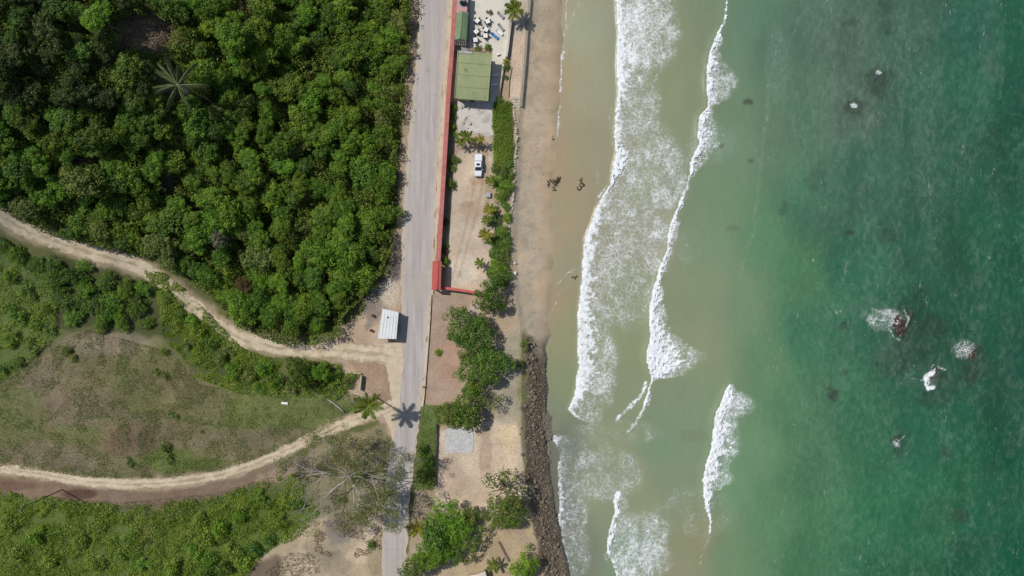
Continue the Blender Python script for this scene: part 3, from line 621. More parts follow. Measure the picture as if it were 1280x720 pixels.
def seamat():
    m, nt, b, _ = newmat('sea_water'); pos = geopos(nt)
    tint = N(nt, 'Attribute', attribute_name='tint').outputs['Color']; f = N(nt, 'Attribute', attribute_name='foam').outputs['Fac']; dp = N(nt, 'Attribute', attribute_name='deep').outputs['Fac']
    def mapped(sc_, rot):
        mp = N(nt, 'Mapping'); nt.links.new(pos, mp.inputs[0]); mp.inputs['Scale'].default_value = sc_; mp.inputs['Rotation'].default_value = (0, 0, R(rot)); return mp.outputs[0]
    chop = noise(nt, mapped((1, .6, 1), -28), .8, 6, .68, .6)
    fine = noise(nt, mapped((1, .7, 1), -35), 3.0, 4, .65, .4)
    sw = noise(nt, mapped((1, .25, 1), 10), .16, 3, .5, .3)
    # silt streaks and light chop in the water colour
    k = math_(nt, 'ADD', math_(nt, 'MULTIPLY', math_(nt, 'SUBTRACT', chop, .5), .5), math_(nt, 'MULTIPLY', math_(nt, 'SUBTRACT', sw, .5), .22))
    k = math_(nt, 'MULTIPLY', k, maprange(nt, dp, 0, 1, .25, 1.6))
    c = mixc(nt, math_(nt, 'MAXIMUM', k, 0), tint, mixc(nt, .5, tint, (.5, .6, .5)))
    c = mixc(nt, math_(nt, 'MAXIMUM', math_(nt, 'MULTIPLY', k, -2.2), 0), c, mixc(nt, .75, tint, (0, .02, .02)))
    # foam: warped cell walls at three sizes
    wv = N(nt, 'TexNoise'); wv.inputs['Scale'].default_value = .9; wv.inputs['Detail'].default_value = 4; nt.links.new(pos, wv.inputs['Vector'])
    ws_ = N(nt, 'VectorMath', operation='SCALE'); ws_.inputs['Scale'].default_value = 2.6; nt.links.new(wv.outputs['Color'], ws_.inputs[0])
    wa = N(nt, 'VectorMath', operation='ADD'); nt.links.new(pos, wa.inputs[0]); nt.links.new(ws_.outputs[0], wa.inputs[1])
    def cell(s, e):
        v = N(nt, 'TexVoronoi', feature='DISTANCE_TO_EDGE'); v.inputs['Scale'].default_value = s; nt.links.new(wa.outputs[0], v.inputs['Vector'])
        return maprange(nt, v.outputs['Distance'], 0, e, 1, 0)
    web = math_(nt, 'MAXIMUM', cell(.8, .17), math_(nt, 'MULTIPLY', cell(1.8, .24), .85)); web = math_(nt, 'MAXIMUM', web, math_(nt, 'MULTIPLY', cell(3.8, .32), .62))
    nz = noise(nt, pos, 1.1, 6, .75, .3); nz2 = noise(nt, pos, .25, 4, .6)
    tex = math_(nt, 'ADD', math_(nt, 'MULTIPLY', web, .64), math_(nt, 'MULTIPLY', nz, .54)); tex = math_(nt, 'ADD', tex, math_(nt, 'MULTIPLY', math_(nt, 'SUBTRACT', nz2, .5), .5))
    fm = maprange(nt, math_(nt, 'ADD', tex, math_(nt, 'MULTIPLY', f, 1.12)), 1.17, 1.62, 0, 1)
    fm = math_(nt, 'MULTIPLY', fm, maprange(nt, f, .04, .25, 0, 1))
    # scattered flecks of whitecap on the deeper water
    fl = noise(nt, mapped((1.0, .4, 1), -24), 1.5, 5, .7, .8); gate = noise(nt, mapped((1, .3, 1), -16), .2, 3, .6)
    fk = math_(nt, 'MULTIPLY', maprange(nt, fl, .60, .74, 0, .5), maprange(nt, gate, .52, .64, 0, 1)); fk = math_(nt, 'MULTIPLY', fk, maprange(nt, dp, 0, .4, .12, 1))
    fm = math_(nt, 'MAXIMUM', fm, fk, clamp=True)
    milky = math_(nt, 'MULTIPLY', maprange(nt, f, .15, .8, 0, .3), nz)
    c = mixc(nt, milky, c, (.6, .62, .56))
    c = mixc(nt, fm, c, (.80, .81, .80))
    nt.links.new(c, b.inputs['Base Color'])
    nt.links.new(maprange(nt, fm, 0, 1, .22, .85), b.inputs['Roughness']); b.inputs['IOR'].default_value = 1.33; b.inputs['Specular IOR Level'].default_value = .35
    chop = math_(nt, 'MULTIPLY', chop, maprange(nt, dp, 0, .5, .3, 1)); fine = math_(nt, 'MULTIPLY', fine, maprange(nt, dp, 0, .5, .3, 1))
    h = math_(nt, 'ADD', math_(nt, 'ADD', chop, math_(nt, 'MULTIPLY', fine, .35)), math_(nt, 'MULTIPLY', fm, .5))
    bump(nt, b, h, .55, .35)
    return m
tag(link('sea_water', me, seamat()), kind='structure')

# thick churned foam of the breakers: real lumpy relief standing on the water
foam_m, nt, b, _ = newmat('thick_foam')
pos = geopos(nt); nn_ = noise(nt, pos, 2.2, 5, .7)
nt.links.new(mixc(nt, maprange(nt, nn_, .35, .6, 0, 1), (.70, .73, .72), (.84, .85, .85)), b.inputs['Base Color']); b.inputs['Roughness'].default_value = .9
b.inputs['Subsurface Weight'].default_value = 0; bump(nt, b, noise(nt, pos, 3.5, 5, .75), .8, .25)
def breaker(name, v0, v1, u0, u1, thr, label, rows, hs=.36, seed=0):
    st = 1.0
    us = np.arange(u0, u1, st); vs = np.arange(v0, v1, st); U, V = np.meshgrid(us, vs); a, bb = U.shape[1], U.shape[0]; U = U.ravel(); V = V.ravel()
    D = foam_density(U, V)
    br = D + (fbm(U / 3, V / 3, 140 + seed, 3) - .5) * .62 - .10 * vnoise(U / 12, V / 12, 5)
    x = (U - 640) * S0; y = (360 - V) * S0
    base = .12 + ridge(U, V, OUTER, .36, 6, 14) + ridge(U, V, LOWER, .36, 6, 14) + ridge(U, V, INNER, .2, 2, 14)
    z = base + np.clip((br - thr) * 2.2, -.4, 1) * hs + .16 * (fbm(x / .8, y / .8, 150 + seed, 3) - .5) * hs * 2
    I, J = np.meshgrid(np.arange(a - 1), np.arange(bb - 1)); I = I.ravel(); J = J.ravel()
    f = np.stack([J * a + I, (J + 1) * a + I, (J + 1) * a + I + 1, J * a + I + 1], 1)
    f = f[(br[f].min(1) > thr)]
    if not len(f): return
    us_, iv = np.unique(f, return_inverse=True)
    me = npmesh(name, np.stack([x, y, z + .12], 1)[us_], iv.reshape(f.shape), True)
    o = link(name, me, foam_m); tag(o, label, 'wave foam', kind='stuff'); return o
breaker('breaking_wave_foam', -30, 232, 855, 940, .74, 'thick white foam of the outer breaking wave near the top, two bulging patches', OUTER, seed=1)
breaker('breaking_wave_foam', 240, 516, 795, 900, .74, 'long white breaker foam widening into a splayed tail at its lower end', OUTER, seed=2)
breaker('breaking_wave_foam', 482, 690, 870, 960, .74, 'separate white breaker foam curving down toward the bottom of the picture', LOWER, seed=3)
breaker('breaking_wave_foam', 180, 240, 755, 800, .66, 'small dense white foam patch on the inner wave front', INNER, .3, seed=4)
breaker('breaking_wave_foam', 608, 700, 752, 800, .72, 'short white foam crest on the small shallow wave near the rocks', SMALL, .35, seed=5)

# ------------------------------------------------------------------ foliage
def leaves(Pn, Nn, size, aspect=.62, lv=None, jitter=.55):
    """diamond leaves at points Pn, roughly facing Nn"""
    n = len(Pn); nn = Nn + rng.normal(0, jitter, (n, 3)); nn /= np.linalg.norm(nn, axis=1)[:, None] + 1e-9
    a = np.cross(nn, rng.normal(0, 1, (n, 3))); a /= np.linalg.norm(a, axis=1)[:, None] + 1e-9; b = np.cross(nn, a)
    s = size * rng.uniform(.6, 1.35, n)[:, None]
    V = np.stack([Pn - a * s / 2, Pn - b * s * aspect / 2 + nn * s * .06, Pn + a * s / 2, Pn + b * s * aspect / 2 + nn * s * .06], 1).reshape(-1, 3)
    Fq = np.arange(n * 4).reshape(-1, 4)
    lv = rng.uniform(0, 1, n) if lv is None else lv
    return V, Fq, np.repeat(lv, 4)
def crown_cloud(lobes, per, size, top_only=True):
    Ps, Ns, L = [], [], []
    for (cx, cy, cz, r, hue) in lobes:
        k = int(per * (r / .9) ** 2); d = rng.normal(0, 1, (k, 3)); d /= np.linalg.norm(d, axis=1)[:, None]
        if top_only: d[:, 2] = np.where(d[:, 2] < -.35, -d[:, 2], d[:, 2])
        rr = r * (1 - .35 * rng.random(k) ** 2.2) * (1 + .22 * np.sin(d[:, 0] * 7 + cx * 9) * np.cos(d[:, 1] * 6 + cy * 5))
        Ps.append(np.array([cx, cy, cz]) + d * rr[:, None] * np.array([1, 1, .8])); Ns.append(d + np.array([0, 0, .35])); L.append(np.clip(hue + rng.normal(0, .22, k), 0, 1))
    return np.concatenate(Ps), np.concatenate(Ns), np.concatenate(L)
def crown_mesh(name, Rr=3.0, H=2.3, nl=26, per=125, size=.42, lr=(.65, 1.15), seed=0, lift=0.0, openness=0.0):
    r_ = random.Random(seed); lobes = []
    stretch = r_.uniform(.8, 1.25); th0 = r_.uniform(0, 6.28)
    for i in range(nl):
        q = math.sqrt((i + .5) / nl) * (1 + r_.uniform(-.12, .12)); th = i * 2.39996 + r_.uniform(-.45, .45)
        rad = Rr * .86 * q * (1 + .2 * math.sin(2 * th + th0)); x = rad * math.cos(th) * stretch; y = rad * math.sin(th) / stretch
        z = lift + H * (math.sqrt(max(0, 1 - min(q, .98) ** 2)) * .9 - .15) + r_.uniform(-.45, .45)
        if r_.random() < openness: continue
        lobes.append((x, y, z, r_.uniform(*lr), r_.random() ** 1.3))
    Pn, Nn, L = crown_cloud(lobes, per, size)
    V, Fq, lv = leaves(Pn, Nn, size, lv=L)
    return npmesh(name, V, Fq, False, {'lv': ('FLOAT', lv)})
def trunk_mesh(name, h=5.0, r=.22, limbs=6, spread=2.0, seed=0, k=6):
    r_ = random.Random(seed); mb = MB(); pts = [(0, 0, -.4)]
    for i in range(1, 5): pts.append((r_.uniform(-.25, .25) * i / 3, r_.uniform(-.25, .25) * i / 3, h * .75 * i / 4))
    mb.tube(pts, [r * 1.25, r, r * .85, r * .7, r * .5], k)
    for i in range(limbs):
        th = i * 6.28 / limbs + r_.uniform(-.4, .4); t = r_.choice((2, 3, 4)); p = pts[t]
        e = (p[0] + math.cos(th) * spread, p[1] + math.sin(th) * spread, h * r_.uniform(.85, 1.15))
        m = ((p[0] * .55 + e[0] * .45), (p[1] * .55 + e[1] * .45), p[2] * .4 + e[2] * .6 + .1)
        mb.tube([p, m, e], [r * .45, r * .3, r * .1], 5)
    return mb.mesh(name)
def protos(n, **k): return [crown_mesh('crown', seed=s * 13 + k.get('Rr', 3) * 10, **k) for s in range(1, n + 1)]
CR = {'dense': protos(9, nl=34, per=150, size=.34, lr=(.55, .95)), 'big': protos(4, Rr=5.5, H=2.9, nl=105, per=75, size=.36, lr=(.6, 1.0)), 'fine': protos(5, Rr=3.0, H=2.6, nl=46, per=90, size=.34, lr=(.45, .8)), 'open': protos(5, Rr=3.0, H=2.0, nl=30, per=62, size=.34, lr=(.5, .9), openness=.3),
      'shrub': protos(5, Rr=1.5, H=1.2, nl=12, per=120, size=.3, lr=(.45, .75), lift=.5)}
TR = [trunk_mesh('trunk', seed=s) for s in range(4)]
ST = [trunk_mesh('stem', h=1.2, r=.06, limbs=4, spread=.6, seed=s) for s in range(2)]
def withmat(me, mat):
    key = me.name + mat.name
    if key not in withmat.c:
        m2 = me.copy(); m2.materials.clear(); m2.materials.append(mat); withmat.c[key] = m2
    return withmat.c[key]
withmat.c = {}
def tree(name, u, v, rad, leaf='forest', crown='dense', label='', group=None, hc=5.0, barkm='bark', cat='tree', flat=1.0):
    """rad in photo pixels at the crown's height"""
    x, y, z = P(u, v, hc); s = (CAM_Z - z - hc) / FPX; r = rad * s
    if r > 4.6 and crown in ('fine', 'dense'): crown = 'big'
    k = r / (5.5 if crown == 'big' else 3.0)
    t = thing(name, label, cat, (x, y, z), random.uniform(0, 6.28), group)
    c = link('crown', withmat(random.choice(CR[crown]), M_leaf[leaf]), None, t); c.scale = (k, k, k * flat * random.uniform(.9, 1.15)); c.location = (0, 0, hc - .6)
    k = r / 3.0
    tr = link('trunk', withmat(random.choice(TR), M[barkm]), None, t); tr.scale = (max(k, .5), max(k, .5), hc / 5.0)
    return t
def shrub(name, u, v, rad, leaf='bright', label='', group=None, cat='shrub', crown='shrub'):
    x, y, z = P(u, v, .8); s = (CAM_Z - z) / FPX; k = rad * s / 1.5
    t = thing(name, label, cat, (x, y, z), random.uniform(0, 6.28), group)
    c = link('foliage', withmat(random.choice(CR[crown]), M_leaf[leaf]), None, t)
    kk = k if crown == 'shrub' else k * .5
    c.scale = (kk, kk, kk * random.uniform(.55, .85)); c.location = (0, 0, 0 if crown == 'shrub' else kk * .8)
    st = link('stem', withmat(random.choice(ST), M['bark']), None, t); st.scale = (k, k, k)
    return t

# --- forest on the hillside, each crown its own tree
def inside(u, v, poly, m=0): return float(sd_poly(np.array([u]), np.array([v]), poly)[0]) > m
def zone(u, v):
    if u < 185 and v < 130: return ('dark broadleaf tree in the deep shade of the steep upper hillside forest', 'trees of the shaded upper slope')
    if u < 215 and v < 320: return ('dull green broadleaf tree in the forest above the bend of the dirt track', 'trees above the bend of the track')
    if v < 150: return ('green broadleaf tree of the closed canopy high beside the coast road', 'canopy trees at the top beside the road')
    if u > 420: return ('green broadleaf tree on the forest edge facing the coast road', 'forest edge trees along the road')
    if v > 330: return ('green broadleaf tree on the lower forest edge above the cream dirt track', 'forest edge trees above the dirt track')
    return ('green broadleaf tree in the middle of the dense hillside forest', 'trees in the middle of the hillside forest')
pts = []; tries = 0
while tries < 16000 and len(pts) < 290:
    tries += 1; u = random.uniform(-18, 515); v = random.uniform(-18, 428)
    if not inside(u, v, FOREST, 7 if u < 400 or v > 395 else 12): continue
    if any(((u - a) / c) ** 2 + ((v - b) / d) ** 2 < 1.7 for a, b, c, d in GAPS): continue
    r = random.choice((8, 9, 11, 12, 13, 14, 16, 18))
    r = min(r, 5 + float(sd_poly(np.array([u]), np.array([v]), FOREST)[0]))
    if any(math.hypot(u - a, v - b) < (r + q) * .60 for a, b, q in pts): continue
    pts.append((u, v, r))
print('forest trees', len(pts))
for u, v, r in pts:
    lab, grp = zone(u, v); q = random.random()
    if grp.startswith('trees of the shaded'): leaf = 'dark' if q < .2 else 'shade'  # shade of this slope deepened by darker leaf colour
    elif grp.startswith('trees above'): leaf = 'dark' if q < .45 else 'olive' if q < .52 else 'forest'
    else: leaf = 'bright' if q < .24 else 'dark' if q < .38 else 'olive' if q < .42 else 'forest'
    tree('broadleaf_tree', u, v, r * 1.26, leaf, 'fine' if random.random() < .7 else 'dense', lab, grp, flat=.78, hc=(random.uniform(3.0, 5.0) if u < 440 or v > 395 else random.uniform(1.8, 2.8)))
tree('broadleaf_tree', 305, 357, 12, 'rust', 'dense', 'rust tinged tree among green crowns just above the dirt track', hc=5)
tree('broadleaf_tree', 273, 297, 13, 'grey', 'fine', 'pale grey green crown standing out in the middle of the forest', hc=6)
tree('broadleaf_tree', 100, 226, 24, 'olive', 'fine', 'large rounded olive crown above the bend of the upper dirt track', hc=7)
tree('broadleaf_tree', 288, 45, 22, 'bright', 'dense', 'large bright round crown near the top of the forest', hc=7)
tree('broadleaf_tree', 120, 20, 18, 'bright', 'dense', 'lone sunlit tree catching light in the dark upper corner of the forest', hc=8)

# --- undergrowth, one mass of leaves nobody could count
def scatter(polyuv, n, minsd=0, bounds=None):
    a = np.array(polyuv, float); u = rng.uniform(a[:, 0].min(), a[:, 0].max(), n * 3); v = rng.uniform(a[:, 1].min(), a[:, 1].max(), n * 3)
    ok = sd_poly(u, v, polyuv) > minsd; return u[ok][:n], v[ok][:n]
def Pn(u, v, h=0):
    z = np.full(len(u), 4.0) + h
    for _ in range(25):
        s = (CAM_Z - z) / FPX; x = (u - 640) * s; y = (360 - v) * s; z = .5 * z + .5 * (height(x, y) + h)
    return x, y, z - h
def cover(name, zones, size, leaf, label, hfun, seed=0, gaps=False):
    VV, FF, LL, n0 = [], [], [], 0
    for poly_, n, thr in zones:
        u, v = scatter(poly_, n)
        x, y, z = Pn(u, v)
        nz = fbm(x / 2.4, y / 2.4, 200 + seed, 4); keep = nz > thr
        if gaps:
            for a_, b_, c_, d_ in GAPS: keep &= np.hypot((u - a_) / c_, (v - b_) / d_) + (nz - .5) * 1.2 > .9
        x, y, z, nz = x[keep], y[keep], z[keep], nz[keep]
        h = hfun(nz) * rng.uniform(.35, 1, len(x))
        gxn = (fbm((x + .5) / 2.4, y / 2.4, 200 + seed, 4) - nz) * 5; gyn = (fbm(x / 2.4, (y + .5) / 2.4, 200 + seed, 4) - nz) * 5
        Nn = np.stack([-gxn, -gyn, np.full(len(x), .8)], 1)
        lv = np.clip(fbm(x / 5, y / 5, 300 + seed) * 1.6 - .4 + rng.normal(0, .2, len(x)), 0, 1)
        V, Fq, lv = leaves(np.stack([x, y, z + h], 1), Nn, size, lv=lv, jitter=.6)
        VV.append(V); FF.append(Fq + n0); LL.append(lv); n0 += len(V)
    o = link(name, npmesh(name, np.concatenate(VV), np.concatenate(FF), False, {'lv': ('FLOAT', np.concatenate(LL))}), M_leaf[leaf])
    return tag(o, label, 'ground cover', kind='stuff')
cover('undergrowth', [(FOREST, 240000, .2)], .42, 'under', 'dark shrubby undergrowth filling the gaps below the hillside forest', lambda n: 4.4 * sstep((n - .22) * 2.2), 1, gaps=True)
cover('scrub_cover', [([(180, 338), (205, 340), (232, 362), (270, 400), (300, 432), (320, 446), (300, 450), (262, 440), (225, 442), (203, 425), (200, 380)], 13000, .3), ([(-30, 612), (60, 620), (160, 632), (262, 622), (330, 600), (372, 590), (388, 640), (330, 650), (260, 650), (130, 650), (-30, 640)], 16000, .42), ([(-30, 600), (60, 628), (130, 640), (200, 650), (262, 640), (320, 610), (360, 620), (400, 640), (372, 672), (330, 690), (300, 735), (-30, 735)], 70000, .3),
                      ([(-30, 290), (40, 320), (75, 360), (70, 420), (20, 470), (-30, 490)], 15000, .36),
                      ([(200, 370), (235, 385), (290, 430), (330, 445), (420, 455), (445, 480), (420, 500), (300, 492), (240, 470), (225, 440)], 22000, .38)],
      .30, 'lime', 'bright green weeds and low scrub covering the slopes beside the dirt tracks', lambda n: 1.1 * sstep((n - .35) * 2.5), 2)
cover('meadow_weeds', [(MEADOW, 60000, .5)], .2, 'olive', 'low olive weeds growing in clumps across the open meadow', lambda n: .3 * sstep((n - .45) * 4), 11)
cover('dry_brush', [([(160, 26), (230, 28), (240, 66), (190, 82), (150, 72)], 5000, .4), ([(128, 60), (148, 62), (150, 104), (130, 108)], 1200, .4), ([(202, 215), (218, 215), (218, 255), (202, 255)], 900, .35), ([(395, 655), (420, 640), (478, 640), (476, 690), (430, 700), (390, 690)], 3600, .5), ([(330, 715), (360, 690), (400, 690), (400, 722), (340, 725)], 1200, .52)], .3, 'dry', 'dry brown brush and dead branches on open patches of slope and sand', lambda n: .6 * n, 6)
cover('hedge_cover', [([(617, 129), (622, 127), (628, 130), (634, 126), (641, 130), (639, 140), (642, 152), (640, 168), (643, 184), (640, 200), (642, 212), (634, 218), (628, 212), (622, 216), (616, 206), (620, 194), (615, 184), (618, 170), (614, 160), (617, 148), (614, 138)], 6200, .22)], .24, 'lime', 'bright green creeper bed between the parking yard and the stone wall', lambda n: .3 + .8 * n, 3)
def grass(name, zones, label, size=.34, thr=.42, leaf='grass', seed=0):
    VV, FF, LL, n0 = [], [], [], 0
    for poly_, n in zones:
        u, v = scatter(poly_, n); x, y, z = Pn(u, v)
        keep = fbm(x / 4, y / 4, 400 + seed, 4) > thr * rng.uniform(.7, 1.2, len(x)); x, y, z = x[keep], y[keep], z[keep]; k = len(x)
        th = rng.uniform(0, 6.28, k); ln = size * rng.uniform(.5, 1.4, k); w = ln * .16; tx, ty = np.cos(th), np.sin(th)
        ph = rng.uniform(0, 6.28, k); ox, oy = np.cos(ph) * ln * .7, np.sin(ph) * ln * .7
        V = np.stack([np.stack([x - tx * w, y - ty * w, z], 1), np.stack([x + tx * w, y + ty * w, z], 1), np.stack([x + ox, y + oy, z + ln], 1)], 1).reshape(-1, 3)
        VV.append(V); FF.append(np.arange(len(V)).reshape(-1, 3) + n0); n0 += len(V)
        LL.append(np.repeat(np.clip(fbm(x / 6, y / 6, 410) * 1.4 - .2 + rng.normal(0, .25, k), 0, 1), 3))
    o = link(name, npmesh(name, np.concatenate(VV), np.concatenate(FF), False, {'lv': ('FLOAT', np.concatenate(LL))}), M_leaf[leaf])
    return tag(o, label, 'grass', kind='stuff')
grass('dry_grass', [(MEADOW, 42000)], 'dry olive grass growing in patches over the open meadow', .24, .3)
grass('green_grass', [([(529, 508), (585, 508), (588, 532), (546, 530), (543, 606), (520, 606), (524, 560)], 7000), ([(-30, 612), (150, 628), (270, 616), (340, 595), (400, 590), (400, 640), (200, 660), (-30, 620)], 14000)],
      'short green grass on the lawn by the road and on the bank below the sandy track', .26, .35, 'cover', 3)

# --- shrubs and small trees
def many(name, items, leaf, label, group, fn=shrub, **k):
    for u, v, r in items: fn(name, u, v, r, random.choice(leaf), label, group, **k)
many('dark_shrub', [(22, 318, 13), (45, 330, 12), (66, 335, 14), (88, 345, 15), (80, 372, 17), (108, 358, 15), (118, 380, 17), (92, 395, 13), (133, 352, 13), (142, 376, 15), (158, 362, 13), (172, 385, 13), (152, 400, 12), (128, 402, 12), (180, 360, 11), (105, 332, 10), (5, 305, 10), (182, 404, 9), (70, 352, 13), (100, 375, 14), (135, 392, 12), (170, 372, 11)],
     ['dark', 'forest'], 'dark green bush in the thicket below the upper dirt track', 'bushes of the dark thicket below the track', crown='fine')
many('track_shrub', [(205, 372, 8), (222, 392, 9), (245, 412, 9), (262, 430, 9), (275, 448, 10), (292, 462, 11), (312, 470, 10), (330, 462, 11), (345, 476, 11), (362, 484, 8), (404, 462, 10), (420, 470, 9), (434, 478, 9), (400, 484, 8), (322, 484, 8), (235, 430, 8), (205, 440, 5), (242, 402, 8), (440, 470, 6), (285, 440, 8)],
     ['forest', 'bright', 'olive', 'lime'], 'green bush in the ragged row between the upper dirt track and the meadow', 'bushes between the track and the meadow')
tree('broadleaf_tree', 374, 466, 19, 'dark', 'fine', 'dark round tree in the bush row between the dirt track and the meadow', hc=3.0)
tree('broadleaf_tree', 400, 466, 13, 'forest', 'dense', 'smaller tree right beside the dark round tree of the bush row', hc=2.6)
many('slope_shrub', [(12, 655, 11), (46, 668, 12), (100, 676, 11), (20, 692, 12), (62, 702, 11), (120, 706, 10), (150, 695, 9), (160, 676, 10), (255, 672, 12), (275, 660, 11), (290, 690, 12), (262, 700, 11), (250, 650, 9), (300, 645, 10), (180, 706, 10), (215, 712, 11), (240, 690, 9)],
     ['bright', 'lime', 'lime'], 'bright green bush on the slope below the sandy track', 'bushes on the slope below the sandy track')
many('bank_shrub', [(280, 706, 12), (300, 698, 12), (318, 688, 11), (336, 676, 9), (262, 716, 11), (352, 650, 10), (340, 632, 8), (368, 632, 9), (325, 620, 8)], ['dark', 'forest'], 'dark bush above the small earth cutting at the bottom edge', 'bushes above the earth cutting')
many('left_shrub', [(12, 345, 9), (35, 365, 10), (20, 392, 11), (45, 405, 10), (14, 425, 11), (38, 432, 9), (5, 460, 9), (22, 452, 8), (55, 385, 9), (58, 412, 8)], ['coast', 'forest'], 'green bush on the weedy slope at the left edge of the meadow', 'bushes at the left edge of the meadow')
many('meadow_shrub', [(82, 438, 7), (90, 448, 6), (215, 520, 5), (205, 560, 7), (210, 572, 6), (160, 578, 5), (205, 470, 5), (195, 465, 5), (250, 540, 3)], ['olive', 'coast'], 'little weedy bush alone in the open meadow', 'small bushes in the open meadow')

# coast strip trees
def ct(u, v, r, leaf, label, crown='fine', hc=3.2, **k): return tree('coastal_tree', u, v, r * 1.12, leaf, crown, label, hc=hc, **k)
ct(588, 414, 30, 'coast', 'wide round green tree on the brown earth plot, biggest crown beside the road')
ct(613, 376, 17, 'dark', 'dark round tree just south of the low red end wall')
ct(618, 355, 13, 'coast', 'small green tree against the seaward end of the red wall')
ct(602, 461, 27, 'coast', 'green tree touching the wide round tree on its lower right', crown='fine')
ct(588, 444, 11, 'olive', 'small olive tree squeezed between two larger coastal crowns')
ct(628, 452, 13, 'coast', 'narrow green tree nearest the top of the dark boulder bank')
ct(590, 487, 13, 'bright', 'small bright tree at the corner of the brown earth plot')
ct(584, 514, 21, 'coast', 'green tree directly above the grey concrete pad', hc=3)
ct(612, 498, 16, 'olive', 'olive tree facing the boulders at the corner of the sand yard', crown='open')
ct(560, 518, 13, 'olive', 'low olive tree at the lawn edge above the concrete pad', hc=2)
ct(630, 612, 27, 'olive', 'half bare tree with grey twigs at the seaward edge of the sand yard', crown='open', hc=4)
ct(632, 641, 24, 'coast', 'leafy tree below the half bare tree beside the boulders', hc=3.4)
ct(562, 655, 27, 'bright', 'bright green tree below the sand yard, largest of the bottom cluster', hc=4)
ct(543, 690, 24, 'bright', 'bright green tree at the bottom edge next to the road', hc=4)
ct(592, 668, 18, 'coast', 'green tree between the bright cluster and the leafy seaward tree', crown='open', hc=3)
ct(520, 708, 16, 'olive', 'olive tree overhanging the road at the very bottom', hc=3.5)
ct(545, 665, 20, 'coast', 'tree in the heart of the bottom cluster', hc=4.5)
ct(574, 692, 18, 'coast', 'small tree right of the bottom cluster above the sand path', crown='open', hc=3.4)
ct(655, 708, 18, 'bright', 'bright leafy shrub like tree at the bottom next to the boulders', hc=2.4)
ct(590, 645, 12, 'olive', 'low olive tree on the lower edge of the sand yard', hc=2.2)
many('hedge_tree', [(636, 206, 6), (620, 212, 7), (638, 220, 6), (612, 300, 6), (634, 272, 7), (628, 352, 8), (612, 340, 6), (636, 345, 6), (616, 316, 7), (630, 216, 8), (624, 228, 10), (634, 232, 9), (627, 244, 10), (618, 276, 9), (627, 290, 10), (622, 304, 10), (632, 312, 9), (626, 322, 11), (620, 332, 10), (630, 335, 9), (634, 300, 7), (616, 262, 7), (632, 258, 6), (622, 345, 9)],
     ['bright', 'coast', 'forest'], 'leafy bush in the hedge between the parking yard and the beach', 'bushes of the seaside hedge', crown='fine')
many('wall_shrub', [(567, 133, 5), (566, 145, 5), (565, 158, 5), (568, 168, 4), (566, 200, 6), (565, 210, 5), (562, 228, 6), (566, 233, 5), (557, 306, 4), (572, 200, 4)], ['coast', 'bright'], 'small plant growing along the inner foot of the red wall', 'plants along the red wall')
shrub('garden_shrub', 556.5, 278, 5, 'rust', 'small orange tinged plant at the wall, upper of two'); shrub('garden_shrub', 556.5, 313, 5, 'rust', 'small orange tinged plant at the wall, lower of two')
shrub('garden_shrub', 557, 327, 5.5, 'bright', 'bright small plant beside the red gate roof'); shrub('garden_shrub', 547, 441, 5, 'bright', 'lone bright plant on the brown earth plot')
shrub('garden_shrub', 611.5, 14, 4, 'olive', 'small dull plant standing alone on the pale patio'); shrub('garden_shrub', 597, 59, 4.5, 'coast', 'left of two plants at the green roofed house edge'); shrub('garden_shrub', 609.5, 58, 5, 'bright', 'right of two plants at the green roofed house edge')
shrub('garden_shrub', 632, 76, 4.5, 'palmyellow', 'yellow green plant at the foot of the pale terrace wall'); shrub('garden_shrub', 633, 84, 4.5, 'dark', 'dark plant under the yellow green one by the terrace wall'); shrub('garden_shrub', 631, 96, 4, 'coast', 'lowest plant of the narrow bed by the terrace wall')
shrub('garden_shrub', 625, 124, 5, 'dark', 'dark plant at the top of the green creeper bed')
shrub('garden_shrub', 464, 681, 6, 'dark', 'small dark shrub alone on the sand beside the road at the bottom')
many('lawn_shrub', [(529, 560, 7), (533, 572, 8), (528, 585, 8), (536, 592, 7), (530, 600, 8), (538, 580, 6)], ['dark', 'coast'], 'dense bush on the narrow lawn between road and dark fence', 'bushes on the narrow lawn')
shrub('garden_shrub', 656, 432, 7, 'olive', 'yellowish weeds at the top end of the boulder bank'); shrub('garden_shrub', 650, 455, 6, 'olive', 'yellowish weeds on the land side of the boulder bank')

# ------------------------------------------------------------------ palms
def frond_mesh(L=2.6, droop=.9, nl=26, w=.55, seed=0, lw=.09):
    r_ = random.Random(seed); V = []; Fq = []; lv = []
    def ctr(t): return np.array([L * (t - .12 * t * t), 0, .55 * L * (.55 * t - droop * t * t)])
    ax = [ctr(i / 10) for i in range(11)]
    for i in range(10):
        a, b = ax[i], ax[i + 1]; wd = .045 * (1 - i / 11); n = len(V)
        V += [a + (0, -wd, 0), b + (0, -wd, 0), b + (0, wd, 0), a + (0, wd, 0)]; Fq.append((n, n + 1, n + 2, n + 3)); lv += [1] * 4
    for i in range(nl):
        t = .1 + .9 * i / nl; p = ctr(t); ln = w * L * .5 * (math.sin(math.pi * min(1, t * .8 + .15)) ** .7) * r_.uniform(.8, 1.15)
        for s in (-1, 1):
            d = np.array([.55 + .5 * t, s * 1.0, -.35 - .3 * r_.random()]); d /= np.linalg.norm(d); q = np.array([lw * L / 2.6, 0, 0]); e = p + d * ln; n = len(V)
            V += [p - q * .5, p + q * .5, p + q * .6 + d * ln * .6 + (0, 0, .04), e]; Fq.append((n, n + 1, n + 2, n + 3)); lv += [r_.uniform(0, .8)] * 4
    return npmesh('frond', np.array(V), np.array(Fq), False, {'lv': ('FLOAT', np.array(lv))})
FR = [frond_mesh(2.6, .75 + .1 * i, seed=i) for i in range(3)]
